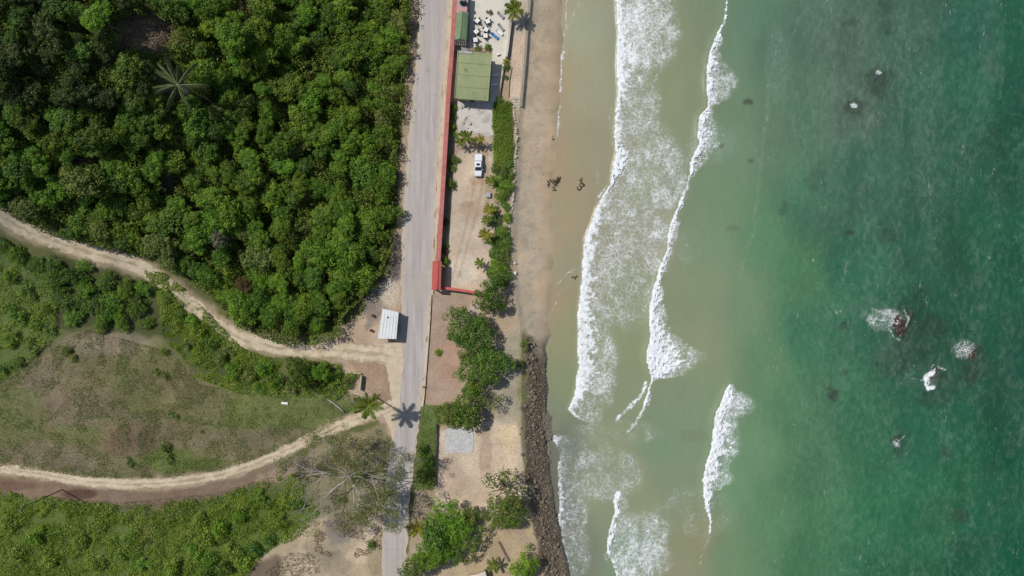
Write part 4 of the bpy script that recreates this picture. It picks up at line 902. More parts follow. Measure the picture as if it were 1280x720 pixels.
def palm(u, v, rad, h, label, leaf='palm', n=15, group=None, lean=(0, 0), bright=0, fs=1.0, name='palm_tree', trunkm='palebark', tr=.14):
    x, y, z = P(u, v, h); x -= lean[0]; y -= lean[1]; z = hz(x, y); s = (CAM_Z - z - h) / FPX; k = rad * s / 2.45
    t = thing(name, label, 'palm tree', (x, y, z), 0, group)
    pts = [(lean[0] * q ** 2, lean[1] * q ** 2, h * q - .2 * (q == 0)) for q in (0, .25, .5, .75, 1)]
    MB().tube(pts, [tr * 1.5, tr * 1.1, tr, tr * .9, tr * .95], 8).build('trunk', M[trunkm], t)
    for i in range(n):
        f = link('frond', withmat(FR[i % 3], M_leaf[leaf if i % 5 else leaf]), None, t); f.location = (lean[0], lean[1], h)
        k2 = k * random.uniform(.82, 1.1) * (.75 if i % 3 == 2 else 1)
        f.scale = (k2, k2 * fs, k2); f.rotation_euler = (random.uniform(-.25, .25), (-.55 if i % 3 == 2 else -.12) + random.uniform(-.15, .15), i * 2.39996 + random.uniform(-.2, .2))
    return t
palm(460, 507, 20, 10.5, 'tall coconut palm at the track junction casting a star shadow on the road', n=18)
palm(222, 106, 38, 7.5, 'large grey green palm with drooping half dry fronds amid the hillside forest', 'deadpalm', 13, tr=.3, fs=.45)
palm(643, 12, 15, 3.4, 'coconut palm on the seaward edge of the pale patio', 'palm', 18)
palm(584, 172, 12, 3.4, 'left of two palms between the concrete slab and the white pickup'); palm(600, 175, 8, 3, 'right and smaller of two palms above the white pickup', 'palmyellow', 12)
palm(575, 178, 8, 2.6, 'low palm against the red wall left of the palm pair', n=11)
palm(614, 225, 8.5, 2.4, 'palm just below and right of the white pickup', 'palm', 13)
palm(612, 262, 9, 3, 'upper palm of the yellowish palm row beside the parking yard', 'palmyellow', 14)
palm(609, 275, 8, 2.6, 'second palm of the yellowish palm row beside the parking yard', 'palm', 12)
palm(608, 293, 10.5, 3, 'third and widest palm of the yellowish palm row beside the parking yard', 'palmyellow', 15)
palm(600, 329, 8, 2.2, 'lowest palm of the row, near the end of the parking yard', 'palm', 12)
palm(521, 660, 14, 4, 'yellow leaved palm at the road edge in the bottom tree cluster', 'palmyellow', 14)
palm(617, 707, 11, 2.6, 'low palm beside the weathered beam at the bottom', 'palm', 13)

# ------------------------------------------------------------------ big sparse tree over the road, limbs showing
def big_tree():
    hx, hy, z0 = P(436, 596, 3.5); r_ = random.Random(11)
    t = thing('spreading_tree', 'big sparse tree with bare grey limbs spreading over the track and the coast road', 'tree', (hx, hy, z0))
    wood = MB(); tips = []
    wood.tube([(.3, -.3, -.4), (.15, -.1, 1.5), (0, 0, 3.6)], [.62, .48, .42], 10)
    def grow(p, d, ln, r, dep):
        pts_ = [p]; dd = np.array(d, float)
        for i in range(4):
            dd = dd + np.array([r_.uniform(-.36, .36), r_.uniform(-.36, .36), r_.uniform(-.12, .14)]); dd /= np.linalg.norm(dd); p = p + dd * ln / 4; pts_.append(p)
        wood.tube(pts_, [r, r * .88, r * .76, r * .64, r * .5], 6 if dep < 2 else 4, cap=False)
        if dep >= 3: tips.append((p, dd)); return
        for i in range(4 if dep == 0 else 3):
            a = r_.uniform(-.85, .85); q = pts_[4 if i == 0 else r_.choice((2, 3, 4))]
            nd = np.array([dd[0] * math.cos(a) - dd[1] * math.sin(a), dd[0] * math.sin(a) + dd[1] * math.cos(a), dd[2] * .7 + r_.uniform(-.05, .25)]); nd /= np.linalg.norm(nd)
            grow(q, nd, ln * r_.uniform(.55, .8), r * .5, dep + 1)
    for ang, l, e in ((165, 6.2, .35), (125, 5.8, .5), (85, 5.5, .7), (45, 6.0, .5), (8, 6.0, .5), (-32, 5.0, .55), (-75, 4.2, .6), (-140, 4.8, .4), (-168, 5.6, .35), (65, 3.8, 1.2), (-10, 4, 1.1)):
        grow(np.array([0, 0, 3.2]), np.array([math.cos(R(ang)), math.sin(R(ang)), e]) / math.hypot(1, e), l * 1.28, .2, 0)
    wood.build('trunk', plain('grey_limb', alb(176, 168, 158), .9, .2, 3), t)
    lob = []
    for p, dd in tips:
        w = .95 if p[0] > -2 else .5           # fuller over the road, bare to the west
        if p[0] < -4 and p[1] < 1: w = .25
        if r_.random() < w: lob.append((p[0] + r_.uniform(-.3, .3), p[1] + r_.uniform(-.3, .3), p[2] + r_.uniform(0, .3), r_.uniform(.6, 1.2), r_.random()))
    for i in range(22):
        a = r_.uniform(-1.6, 2.6); d = r_.uniform(1.5, 8.5); lob.append((d * math.cos(a), d * math.sin(a), r_.uniform(6.5, 8.5), r_.uniform(.7, 1.3), r_.random()))
    Pq, Nq, L = crown_cloud(lob, 84, .3, False); V, Fq, lv = leaves(Pq, Nq, .27, lv=L, jitter=.9)
    link('crown', npmesh('crown', V, Fq, False, {'lv': ('FLOAT', lv)}), M_leaf['sparse'], t)
M_leaf['sparse'] = leafmat('leaf_sparse', alb(104, 122, 60), alb(150, 156, 100), .35, .05)
big_tree()
def dead_branches(u, v, label, L=2.4, n=4, group=None, h=1.2):
    x, y, z = P(u, v); r_ = random.Random(u); mb = MB()
    for i in range(n):
        a = r_.uniform(0, 6.28); p = np.array([0, 0, .1]); pts_ = [p]
        for k in range(4): p = p + np.array([math.cos(a) * L / 4, math.sin(a) * L / 4, h / 4]); a += r_.uniform(-.5, .5); pts_.append(p)
        mb.tube(pts_, [.08, .07, .05, .035, .015], 5)
    o = mb.build('dead_branch', M['palebark']); o.location = (x, y, z); tag(o, label, 'branch', group); return o
dead_branches(531, 571, 'pale dead branch sticking out of the bushes on the narrow lawn')
dead_branches(160, 297, 'pale dead snag lying above the upper dirt track at its shaded bend', 2.0, 5)
dead_branches(626, 590, 'grey twiggy branch poking out of the half bare seaside tree', 2.6, 6, h=4.5)

# ------------------------------------------------------------------ red wall, gate, coast walls
def wall_run(pts, th, z0, z1, mb):
    for (u0, v0), (u1, v1) in zip(pts[:-1], pts[1:]):
        x0, y0 = g4(u0, v0); x1, y1 = g4(u1, v1); L = math.hypot(x1 - x0, y1 - y0)
        mb.box(((x0 + x1) / 2, (y0 + y1) / 2, (z0 + z1) / 2), (L, th, z1 - z0), math.atan2(y1 - y0, x1 - x0))
def corr(u, v, h):      # photo position of a wall's base from that of its top, h metres up
    k = (CAM_Z - 4 - h) / (CAM_Z - 4); return 640 + (u - 640) * k, 360 + (v - 360) * k
wl = [corr(u, v, 2.3) for u, v in [(571.5, -50), (569.3, 0), (565, 60), (561, 110), (558.5, 150), (555, 210), (552, 260), (549.5, 300), (547.8, 326)]]
t = thing('boundary_wall', 'long salmon red boundary wall between the road and the beach compounds', 'wall', (*g4(*wl[4]), 4))
def rel(mb, t):
    o = np.array(t.location); mb.v = [tuple(np.array(v) - o) for v in mb.v]; return mb
a = MB(); wall_run(wl, .30, 3.8, 6.2, a); rel(a, t).build('wall', plain('salmon_wall', alb(196, 124, 112), .85, .15, .7, dirt=alb(160, 110, 100)), t)
a = MB(); wall_run(wl, 1.0, 6.2, 6.32, a); rel(a, t).build('coping', M['redcap'], t)
a = MB()
for q in np.linspace(0, 1, 34):
    v = 330 * q - 30; u = float(np.interp(v, [p[1] for p in wl], [p[0] for p in wl])); x, y = g4(u, v); a.box((x, y, 5.1), (.42, .42, 2.55))
rel(a, t).build('pillars', M['redcap'], t)
we = [corr(u, v, 1.6) for u, v in [(551.5, 359.5), (575, 362.5), (598.5, 366.5)]]
t = thing('end_wall', 'low red wall closing the lower end of the parking yard', 'wall', (*g4(*we[1]), 4))
a = MB(); wall_run(we, .28, 3.8, 5.6, a); rel(a, t).build('wall', M['redcap'], t); a = MB(); wall_run(we, .62, 5.6, 5.72, a); rel(a, t).build('coping', M['redroof'], t)
gu, gv = corr(545.8, 344.5, 3.2); gx_, gy_ = g4(gu, gv)
t = thing('entrance_gate', 'red roofed entrance gate at the lower end of the red wall beside the road', 'gate', (gx_, gy_, 4), R(-2))
MB().box((0, 0, 3.2), (2.1, 6.6, .14)).build('roof', M['redroof'], t, .02)
a = MB()
for i in range(24): a.tube([(-1.05, -3.2 + i * .278, 3.29), (1.05, -3.2 + i * .278, 3.29)], .05, 6)
a.build('roof_tile', M['redroof'], t)
MB().tube([(.35, -3.3, 3.33), (.35, 3.3, 3.33)], .09, 8).build('ridge', plain('ridge_red', alb(170, 76, 70), .8, .1, 1), t)
for sx_, sy_ in ((-.8, -3), (.8, -3), (-.8, 3), (.8, 3)): MB().box((sx_, sy_, 1.53), (.35, .35, 3.2)).build('post', M['redcap'], t)
a = MB().box((.1, 0, 1.2), (.06, 5.5, 2.0))
for i in range(12): a.box((.05, -2.6 + i * .47, 1.2), (.1, .05, 2.1))
a.build('door', M['white'], t)

# seawall
sw = [corr(u, v, .9) for u, v in [(662.5, -50), (661.2, 0), (657.5, 40), (655.5, 70), (652.5, 105), (650, 132)]]
t = thing('seawall', 'weathered concrete seawall between the sandy terrace and the upper beach', 'wall', (*g4(*sw[2]), 4))
a = MB(); wall_run([(u + 1.2, v) for u, v in sw], .34, 2.2, 4.2, a); rel(a, t).build('wall', M['greyconcrete'], t); a = MB(); wall_run([(u + 1.2, v) for u, v in sw], .55, 4.2, 4.28, a); rel(a, t).build('coping', plain('seawall_cap', alb(150, 140, 124), .9, .2, 1), t)
tw = [(641, 26), (638.5, 30), (636.8, 44), (634.8, 62), (633.0, 73)]
t = thing('terrace_wall', 'narrow pale wall between the patio and the sunken sand terrace', 'wall', (*g4(*tw[2]), 4))
a = MB(); wall_run(tw, .45, 3.8, 5.2, a); rel(a, t).build('wall', M['concrete'], t)
tw = [(631.5, 76), (629, 92), (626.5, 108), (624.5, 122)]
t = thing('garden_wall', 'thin low wall of the plant bed below the terrace wall', 'wall', (*g4(*tw[1]), 4))
a = MB(); wall_run(tw, .2, 3.8, 4.6, a); rel(a, t).build('wall', M['brownwood'], t)
x0, y0 = g4(645, 128); t = thing('beach_steps', 'pale concrete steps at the lower end of the sand terrace', 'steps', (x0, y0, 4))
for i in range(5): MB().box((.0, .9 - i * .62, .12 - i * .10 + .1), (2.1 - .1 * i, .58, .30)).build('step', M['stone'], t, .02)
# wooden path edge
lw = [(640, 84), (637, 100), (636, 122)]
a = MB(); wall_run(lw, .10, 3.9, 4.25, a); o = a.build('timber_edging', M['brownwood']); tag(o, 'thin brown timber edging along the left of the sand terrace', 'edging')

def rock_mesh(seed, flat=.7, sub=2):
    bpy_m = bpy.data.meshes.new('rock'); import bmesh
    bm = bmesh.new(); bmesh.ops.create_icosphere(bm, subdivisions=sub, radius=1)
    r_ = random.Random(seed); pl = [np.array([r_.gauss(0, 1), r_.gauss(0, 1), r_.gauss(0, 1)]) for _ in range(9)]; pl = [p / np.linalg.norm(p) for p in pl]; dd = [r_.uniform(.35, .8) for _ in pl]
    for v in bm.verts:
        p = np.array(v.co)
        for q, d in zip(pl, dd):
            k = p @ q
            if k > d: p = p - q * (k - d) * .9
        v.co = (p[0], p[1] * r_.uniform(.97, 1.03), p[2] * flat)
    bm.to_mesh(bpy_m); bm.free(); return bpy_m
RK = [rock_mesh(i) for i in range(7)]
def rock(name, x, y, z, s, mat, label, cat='rock', group=None):
    o = link(name, withmat(random.choice(RK), M[mat]), None); o.location = (x, y, z); o.scale = (s * random.uniform(.75, 1.25), s * random.uniform(.75, 1.25), s * random.uniform(.7, 1)); o.rotation_euler = (random.uniform(-.4, .4), random.uniform(-.4, .4), random.uniform(0, 6.28))
    return tag(o, label, cat, group)
STN = [(643, 130), (646, 160), (646.5, 185), (644, 205), (643.5, 228), (641.5, 250), (639.5, 275), (637, 295)]
for i in range(62):
    q = i / 61; v = 131 + q * 165; u = float(np.interp(v, [p[1] for p in STN], [p[0] for p in STN])) - .8 + random.uniform(-.9, .9); x, y, z = P(u, v)
    rock('wall_stone', x, y, 4.1, random.uniform(.25, .45), 'stone', 'pale stone in the rough stone edging between the green bed and the beach', 'stone', 'stones edging the top of the beach')
# boulder bank
BANKP = [(654, 418), (668, 420), (680, 450), (686, 500), (688, 550), (690, 590), (696, 630), (700, 660), (706, 690), (718, 730), (684, 730), (672, 690), (664, 640), (655, 590), (648, 560), (650, 500), (649, 460)]
k = 0
while k < 220:
    u = random.uniform(645, 712); v = random.uniform(425, 728)
    if not inside(u, v, BANKP, 1): continue
    cx_ = np.interp(v, [425, 500, 600, 660, 728], [661, 666, 672, 678, 697])
    if random.random() < min(.9, abs(u - cx_) / 14): continue
    x, y, z = P(u, v); s = random.choice((.28, .34, .4, .48, .6)) * random.uniform(.8, 1.15)
    rock('boulder', x, y, z + s * .12, s, 'rock', 'brown boulder lying in the rock bank between the sand yard and the surf', 'boulder', 'boulders of the rock bank'); k += 1
# rubble filling the bank
def rubble(name, poly_, n, s0, s1, mat, label, centre=None, wid=16, bias=True):
    base = rock_mesh(77, .7, 1); bv = np.array([v.co[:] for v in base.vertices]); bf = np.array([p.vertices[:] for p in base.polygons])
    u, v = scatter(poly_, n)
    if bias:
        cx_ = np.interp(v, [425, 500, 600, 660, 728], [662, 667, 673, 680, 698]); keep = rng.random(len(u)) > np.abs(u - cx_) / wid; u, v = u[keep], v[keep]
    x, y, z = Pn(u, v); m = len(x); s = rng.uniform(s0, s1, m) ; th = rng.uniform(0, 6.28, m)
    sc3 = s[:, None, None] * rng.uniform(.7, 1.3, (m, 1, 3)); q = bv[None] * sc3; c, si = np.cos(th)[:, None], np.sin(th)[:, None]
    X_ = q[..., 0] * c - q[..., 1] * si + x[:, None]; Y_ = q[..., 0] * si + q[..., 1] * c + y[:, None]; Z_ = q[..., 2] + z[:, None]
    V = np.stack([X_, Y_, Z_], -1).reshape(-1, 3); Fq = (bf[None] + (np.arange(m) * len(bv))[:, None, None]).reshape(-1, 3)
    return tag(link(name, npmesh(name, V, Fq), M[mat]), label, 'stones', kind='stuff')
rubble('rubble', BANKP, 9000, .07, .22, 'rock', 'brown rubble and stones packed between the boulders of the rock bank', wid=16)
rubble('pale_rock_chips', BANKP, 1500, .07, .2, 'stone', 'pale stones mixed into the dark rock bank', wid=24)
rubble('wet_stones', [(680, 440), (694, 470), (700, 560), (706, 640), (716, 730), (700, 730), (690, 660), (684, 600), (680, 520)], 1300, .1, .28, 'rock', 'dark wet stones where the rock bank meets the surf', bias=False)
rubble('pebbles', [(650, 0), (688, 0), (684, 200), (676, 330), (668, 420), (650, 410), (644, 330), (648, 200)], 900, .05, .12, 'seaweed', 'scattered pebbles and dark debris on the upper beach', bias=False)
rubble('pale_rubble', [(462, 360), (496, 348), (497, 384), (472, 390)], 900, .06, .2, 'stone', 'pale rubble heap between the forest edge and the white roofed shed', bias=False)
rubble('earth_clods', [(440, 450), (486, 450), (488, 500), (456, 492)], 420, .06, .16, 'stone', 'stony clods on the bare corner beside the road junction', bias=False)
rubble('yard_debris', [(556, 570), (652, 520), (656, 640), (560, 640)], 420, .05, .13, 'seaweed', 'scattered debris over the sand yard', bias=False)
rubble('pad_rubble', [(555, 536), (592, 535), (594, 567), (555, 568)], 260, .06, .16, 'stone', 'pale broken rubble on the concrete pad', bias=False)
rubble('yard_stones', [(554, 372), (600, 374), (606, 392), (556, 394)], 120, .05, .12, 'stone', 'pale stones under the low red wall', bias=False)
# rocks awash in the sea
def sea_rock(u, v, s, n, label):
    x, y = (u - 640) * S0, (360 - v) * S0; t = thing('sea_rock', label, 'rock', (x, y, 0))
    for i in range(n):
        o = link('rock', withmat(random.choice(RK), M['searock']), None, t); a = i * 2.4 + .5 * math.sin(i * 5); d = s * .95 * math.sqrt(i / max(n, 1))
        o.location = (d * math.cos(a) * .7, d * math.sin(a) * 1.3, .05); q = s * random.uniform(.12, .36); o.scale = (q * random.uniform(.6, 1.3), q * random.uniform(.9, 1.8), q * random.uniform(.6, 1.0)); o.rotation_euler = (random.uniform(-.5, .5), .3, a)
sea_rock(1124, 408, 2.3, 26, 'largest dark red brown rock awash with white spray to its left')
sea_rock(1216, 443, 1.5, 12, 'dark rock at the right with foam burst on its upper left')
sea_rock(1170, 466, 1.1, 9, 'dark rock wrapped by a curled white wave')
sea_rock(1120, 551, .7, 3, 'small rock breaking the surface below the largest sea rock')
sea_rock(1096, 93, .5, 2, 'upper of two tiny rocks awash in the upper right sea'); sea_rock(1063, 133, .55, 3, 'lower of two tiny rocks awash in the upper right sea')
def splash(u, v, ru, rv, n, label, seed):
    r_ = np.random.default_rng(seed); V = []; 
    base = rock_mesh(5, .6, 1); bv = np.array([q.co[:] for q in base.vertices]); bf = np.array([p.vertices[:] for p in base.polygons]); allV = []; allF = []
    for i in range(n):
        d = r_.random() ** .55 * (1 + .5 * (r_.random() < .25)); a = r_.uniform(0, 6.28); x = (u + ru * d * math.cos(a) - 640) * S0; y = (360 - v - rv * d * math.sin(a)) * S0; s = (.26 - .18 * min(d, 1)) * r_.uniform(.4, 1)
        allF.append(bf + len(allV) * len(bv)); allV.append(bv * s + np.array([x, y, .1 + s * .5]))
    tag(link('wave_splash', npmesh('wave_splash', np.concatenate(allV), np.concatenate(allF), True), foam_m), label, 'sea spray', kind='stuff')
splash(1118, 402, 7, 5, 110, 'white spray bursting beside the largest sea rock', 1); splash(1205, 437, 9, 7, 110, 'white spray ball beside the right hand sea rock', 2); splash(1160, 477, 3, 6, 60, 'white curled foam round a sea rock', 3)
splash(1097, 91, 2, 2, 16, 'tiny white spray on the upper small rock', 4); splash(1067, 131, 2.5, 2, 16, 'tiny white spray on the lower small rock', 5); splash(1120, 555, 2, 3, 20, 'tiny white spray on the rock below the largest one', 6)
# seaweed on the wet sand
def weed(u, v, n, label, seed):
    r_ = random.Random(seed); x, y, z = P(u, v); mb = MB(); p = [0, 0]; a = r_.uniform(0, 6.28)
    for i in range(n):
        q = [(p[0] + k * .22 * math.cos(a + k * .3), p[1] + k * .22 * math.sin(a + k * .3), .05) for k in range(4)]; mb.tube(q, [.07, .15, .13, .05], 6); a += r_.uniform(-1.2, 1.2); p = [p[0] + .34 * math.cos(a), p[1] + .3 * math.sin(a)]
    o = mb.build('seaweed_clump', M['seaweed']); o.location = (x, y, max(z, .03) + .06); tag(o, label, 'seaweed')
weed(686, 234, 14, 'left dark seaweed clump on the wet sand', 3); weed(695, 239, 13, 'middle dark seaweed clump on the wet sand', 8); weed(722, 234, 14, 'right dark seaweed clump nearest the inner wave', 5)
weed(693, 174, 5, 'thin seaweed strand on the sand above the seaweed clumps', 9); weed(722, 345, 4, 'small dark clump at the edge of the inner wave', 12)

# ------------------------------------------------------------------ compound: paving, houses, furniture
PAT = plain('pale_patio', alb(216, 208, 192), .85, .08, .5, coord='geo', dirt=alb(192, 186, 168))
sheet('patio', [(588, -50), (637, -50), (637, 24), (634, 60), (628, 100), (621, 127), (612, 127), (616, 60), (587, 60)], 4.06, PAT)
sheet('side_alley', [(571, -50), (588, -50), (587, 64), (567, 64)], 4.04, M['greyconcrete'])
sheet('concrete_slab', [(572, 127), (618, 127), (615, 150), (618, 168), (608, 172), (600, 166), (592, 168), (582, 163), (574, 168), (571, 150)], 4.055, plain('slab', alb(204, 196, 186), .85, .1, .7, coord='geo', dirt=alb(150, 140, 126)))
def padmat():
    m, nt, b, _ = newmat('pad_tiles'); pos = geopos(nt); br = N(nt, 'TexBrick', offset=0.5); br.inputs['Scale'].default_value = 1.3; nt.links.new(pos, br.inputs['Vector'])
    br.inputs['Color1'].default_value = (*alb(196, 194, 190), 1); br.inputs['Color2'].default_value = (*alb(178, 178, 176), 1); br.inputs['Mortar'].default_value = (*alb(158, 154, 148), 1); br.inputs['Mortar Size'].default_value = .03
    c = mixc(nt, maprange(nt, noise(nt, pos, 1.5, 5, .75), .35, .6, 0, .85), br.outputs['Color'], alb(206, 204, 200)); c = mixc(nt, maprange(nt, noise(nt, pos, 2.6, 5, .75), .5, .65, 0, .7), c, alb(150, 142, 130)); nt.links.new(c, b.inputs['Base Color']); b.inputs['Roughness'].default_value = .9; return m
sheet('concrete_pad', refine([(556, 539), (563, 534), (578, 537), (592, 536), (592.5, 562), (588, 567), (572, 565), (556, 567)], .7), 4.10, padmat(), thick=.2)

def house(name, label, u0, v0, u1, v1, h, roof, over=.5, rz=0.0, skew=None):
    cu, cv = corr((u0 + u1) / 2, (v0 + v1) / 2, h); x, y = g4(cu, cv); s = (CAM_Z - 4 - h) / FPX; w = (u1 - u0) * s; d = (v1 - v0) * s
    return thing(name, label, 'house', (x, y, 4), rz), w, d
def ribbed_roof(t, w, d, h, mat, along='x', rise=.5, th=.09, name='roof', pitch='gable', ribs=.28):
    a = MB()
    if pitch == 'gable':            # ridge along y
        for s in (-1, 1):
            p = [(0, -d / 2, h + rise), (0, d / 2, h + rise), (s * w / 2, d / 2, h), (s * w / 2, -d / 2, h)]
            if s > 0: p = p[::-1]
            a.poly(p); a.poly([(q[0], q[1], q[2] - th) for q in p][::-1])
            for e in (-1, 1): a.poly([(0, e * d / 2, h + rise), (s * w / 2, e * d / 2, h), (s * w / 2, e * d / 2, h - th), (0, e * d / 2, h + rise - th)])
            a.poly([(s * w / 2, -d / 2, h), (s * w / 2, d / 2, h), (s * w / 2, d / 2, h - th), (s * w / 2, -d / 2, h - th)])
            k = int(d / ribs)
            for i in range(k):
                yy = -d / 2 + (i + .5) * ribs; a.tube([(s * .02, yy, h + rise + .015), (s * w / 2, yy, h + .015)], .03, 4)
    else:
        p = [(-w / 2, -d / 2, h), (w / 2, -d / 2, h), (w / 2, d / 2, h + rise), (-w / 2, d / 2, h + rise)]
        a.poly(p); a.poly([(q[0], q[1], q[2] - th) for q in p][::-1])
        for i in range(4): q, r2 = p[i], p[(i + 1) % 4]; a.poly([(q[0], q[1], q[2] - th), (r2[0], r2[1], r2[2] - th), r2, q])
        k = int(w / ribs)
        for i in range(k): xx = -w / 2 + (i + .5) * ribs; a.tube([(xx, -d / 2, h + .015), (xx, d / 2, h + rise + .015)], .03, 4)
    return a.build(name, mat, t)
t, w, d = house('beach_house', 'large beach house with a flat looking olive green metal roof', 568.5, 63.5, 614, 126, 3.6, None, rz=R(-4.5))
d *= .95; w *= .94
r_ = ribbed_roof(t, w, d, 3.45, M['greenroof'], rise=.4, pitch='shed')
sm_ = MB()
for q in (-.25, .0, .25): sm_.box((0, d * q, 3.67 + .4 * q + .01), (w, .09, .05))
sm_.build('lap_seam', plain('seam_green', alb(126, 134, 94), .8, .15, 1), r_)
MB().tube([(-w / 2 + .1, -d / 2, 3.48), (-w / 2 + .1, d / 2, 3.88)], .12, 8).build('gutter', M['grey'], r_)
MB().box((-w / 2 + .45, 0, 3.76), (.7, d * .96, .05), tilt=0).build('flashing', M['greyconcrete'], r_) if False else None
W_ = MB(); W_.box((0, 0, 1.55), (w - 1.0, d - 1.0, 3.7 - .2)); W_.build('wall', M['wallcream'], t)
for xx in (-2.6, 2.2):
    f = MB().box((xx, -d / 2 + .49, 1.7), (1.3, .08, 1.1)).build('window', M['white'], t); MB().box((xx, -d / 2 + .445, 1.7), (1.1, .03, .9)).build('pane', M['glass'], f)
f = MB().box((0, -d / 2 + .48, 1.05), (1.0, .09, 2.1)).build('door', M['brownwood'], t); MB().box((.35, -d / 2 + .42, 1.05), (.05, .05, .2)).build('handle', M['chrome'], f)
for yy in (-3, 1, 4):
    f = MB().box((w / 2 - .49, yy, 1.7), (.08, 1.2, 1.1)).build('window', M['white'], t); MB().box((w / 2 - .445, yy, 1.7), (.03, 1.0, .9)).build('pane', M['glass'], f)
a = MB()
for i in range(7): a.tube([(-w / 2 + 2.1, 1.2, 3.8), (-w / 2 + 2.1 + .5 * math.cos(i * .9), 1.2 + .5 * math.sin(i * .9), 4.15)], [.04, .02], 4)
a.build('roof_aerial', M['greyconcrete'], t)
MB().box((-w / 2 + 1.9, d / 2 - .35, 3.93), (3.0, .5, .12)).build('roof_sheet', M['greyconcrete'], t)
MB().box((w / 2 - 3.2, d / 2 + .2, 3.3), (3.6, .5, .12)).build('awning', M['brownwood'], t)

t, w, d = house('beach_outbuilding', 'long narrow green gabled outbuilding against the red wall', 569.5, 14.5, 584.5, 50, 2.6, None, rz=R(-4.5))
w *= .97; d *= .98; r_ = ribbed_roof(t, w, d, 2.45, M['greenroof2'], rise=.55)
MB().tube([(0, -d / 2, 3.03), (0, d / 2, 3.03)], .09, 8).build('ridge_cap', plain('ridge_green', alb(120, 140, 118), .7, .1, 1), r_)
MB().box((0, 0, 1.15), (w - .6, d - .6, 2.5)).build('wall', M['wallcream'], t)
f = MB().box((w / 2 - .28, 1.5, 1.0), (.08, .9, 2.0)).build('door', M['brownwood'], t); MB().box((w / 2 - .22, 1.8, 1.0), (.05, .05, .18)).build('handle', M['chrome'], f)
f = MB().box((w / 2 - .28, -1.4, 1.5), (.08, 1.1, .9)).build('window', M['white'], t); MB().box((w / 2 - .235, -1.4, 1.5), (.03, .9, .7)).build('pane', M['glass'], f)
x, y = g4(*corr(578, 4, 2.3)); t = thing('tank_house', 'small service building with pinkish roof tiles at the top beside the red wall', 'building', (x, y, 4), R(-4.5))
MB().box((0, 0, 1.1), (2.2, 4.4, 2.3)).build('wall', M['wallcream'], t); MB().box((0, .8, 2.31), (2.5, 3.2, .12)).build('roof', M['greyconcrete'], t); MB().box((0, -1.6, 2.33), (2.4, 1.5, .14)).build('tiled_roof', M['pink'], t)
for u, lab in ((577, 'left'), (581.3, 'right')):
    x, y = g4(*corr(u, 3, 3)); o = MB().lathe((0, 0, 0), [(.42, 0), (.46, .1), (.46, .8), (.38, 1.0), (.2, 1.1), (.18, 1.18), (.05, 1.2)], 20).build('water_tank', M['black']); o.location = (x, y, 6.38); tag(o, f'{lab} one of two black round water tanks on the small service building', 'tank')
x, y = g4(576, 56); t = thing('yard_pergola', 'brown beam frame in the gap between the two green roofs', 'pergola', (x, y, 4), R(-4.5))
for s in (-1, 1):
    for q in (-1, 1): MB().box((s * 1.5, q * .8, 1.1), (.12, .12, 2.3)).build('post', M['brownwood'], t)
    MB().box((0, s * .8, 2.3), (3.3, .12, .14)).build('beam', M['brownwood'], t)
for i in range(7): MB().box((-1.4 + i * .46, 0, 2.41), (.07, 2.0, .08)).build('slat', M['greyconcrete'], t)

# white shed
cu, cv = corr(485.5, 406, 3.0); x, y = g4(cu, cv)
t = thing('white_shed', 'small roadside shed with a worn white sheet roof beside the junction', 'shed', (x, y, 4), R(-5.5))
a = MB(); a.prism([(-2.15, -3.35), (2.1, -3.1), (2.05, 3.1), (-1.75, 3.55)], 2.9, 3.02)
r_ = a.build('roof', plain('white_sheet_roof', alb(226, 226, 222), .6, .08, .5, dirt=alb(188, 184, 176)), t)
a = MB()
for i in range(6): a.tube([(-1.9 + i * .72, -3.2, 3.03), (-1.75 + i * .7, 3.2, 3.03)], .035, 4)
a.build('seam', M['greyconcrete'], r_)
MB().lathe((-.25, 1.7, 3.02), [(.2, 0), (.2, .12), (.1, .2)], 12).build('vent', M['darkwood'], r_)
MB().box((0, 0, 1.4), (3.5, 5.9, 3.0)).build('wall', M['white'], t)
f = MB().box((1.76, -.5, 1.0), (.07, 1.1, 2.0)).build('door', M['brownwood'], t); MB().box((1.81, -.9, 1.0), (.05, .05, .2)).build('handle', M['chrome'], f)
f = MB().box((0, -2.96, 1.5), (1.2, .07, .9)).build('window', M['darkwood'], t); MB().box((0, -3.0, 1.5), (1.0, .03, .7)).build('pane', M['glass'], f)
# junk behind the shed
for i, (u, v, lab) in enumerate([(466.5, 394.5, 'dark rusty drum standing in the rubble behind the white shed, upper one'), (464.5, 413, 'dark rusty drum behind the lower left of the white shed')]):
    x, y, z = P(u, v); o = MB().lathe((0, 0, 0), [(.3, 0), (.32, .04), (.3, .3), (.32, .33), (.3, .6), (.32, .85), (.28, .88)], 16).build('rusty_drum', plain('rust', alb(84, 60, 50), .8, .3, 4)); o.location = (x, y, z); tag(o, lab, 'drum')
# roof corner at the very bottom
x, y = g4(*corr(597, 727, 2.5)); t = thing('cream_hut', 'cream roofed hut cut off by the bottom edge', 'hut', (x, y, 4), R(14))
ribbed_roof(t, 4.6, 3.6, 2.5, plain('cream_roof', alb(232, 214, 196), .7, .06, .6, dirt=alb(206, 190, 160)), rise=.5, pitch='gable'); MB().box((0, 0, 1.2), (4.0, 3.0, 2.5)).build('wall', M['wallcream'], t)
# weathered beam
x, y, z = P(629, 689); o = MB().box((0, 0, .35), (5.2, .35, .5)).box((0, .3, .2), (5.0, .2, .3)).build('timber_beam', plain('old_timber', alb(150, 124, 108), .9, .25, 2), None, .03); o.location = (x, y, z); o.rotation_euler = (0, 0, R(-62)); tag(o, 'long weathered beam slanting across the sand at the bottom near the boulders', 'beam')
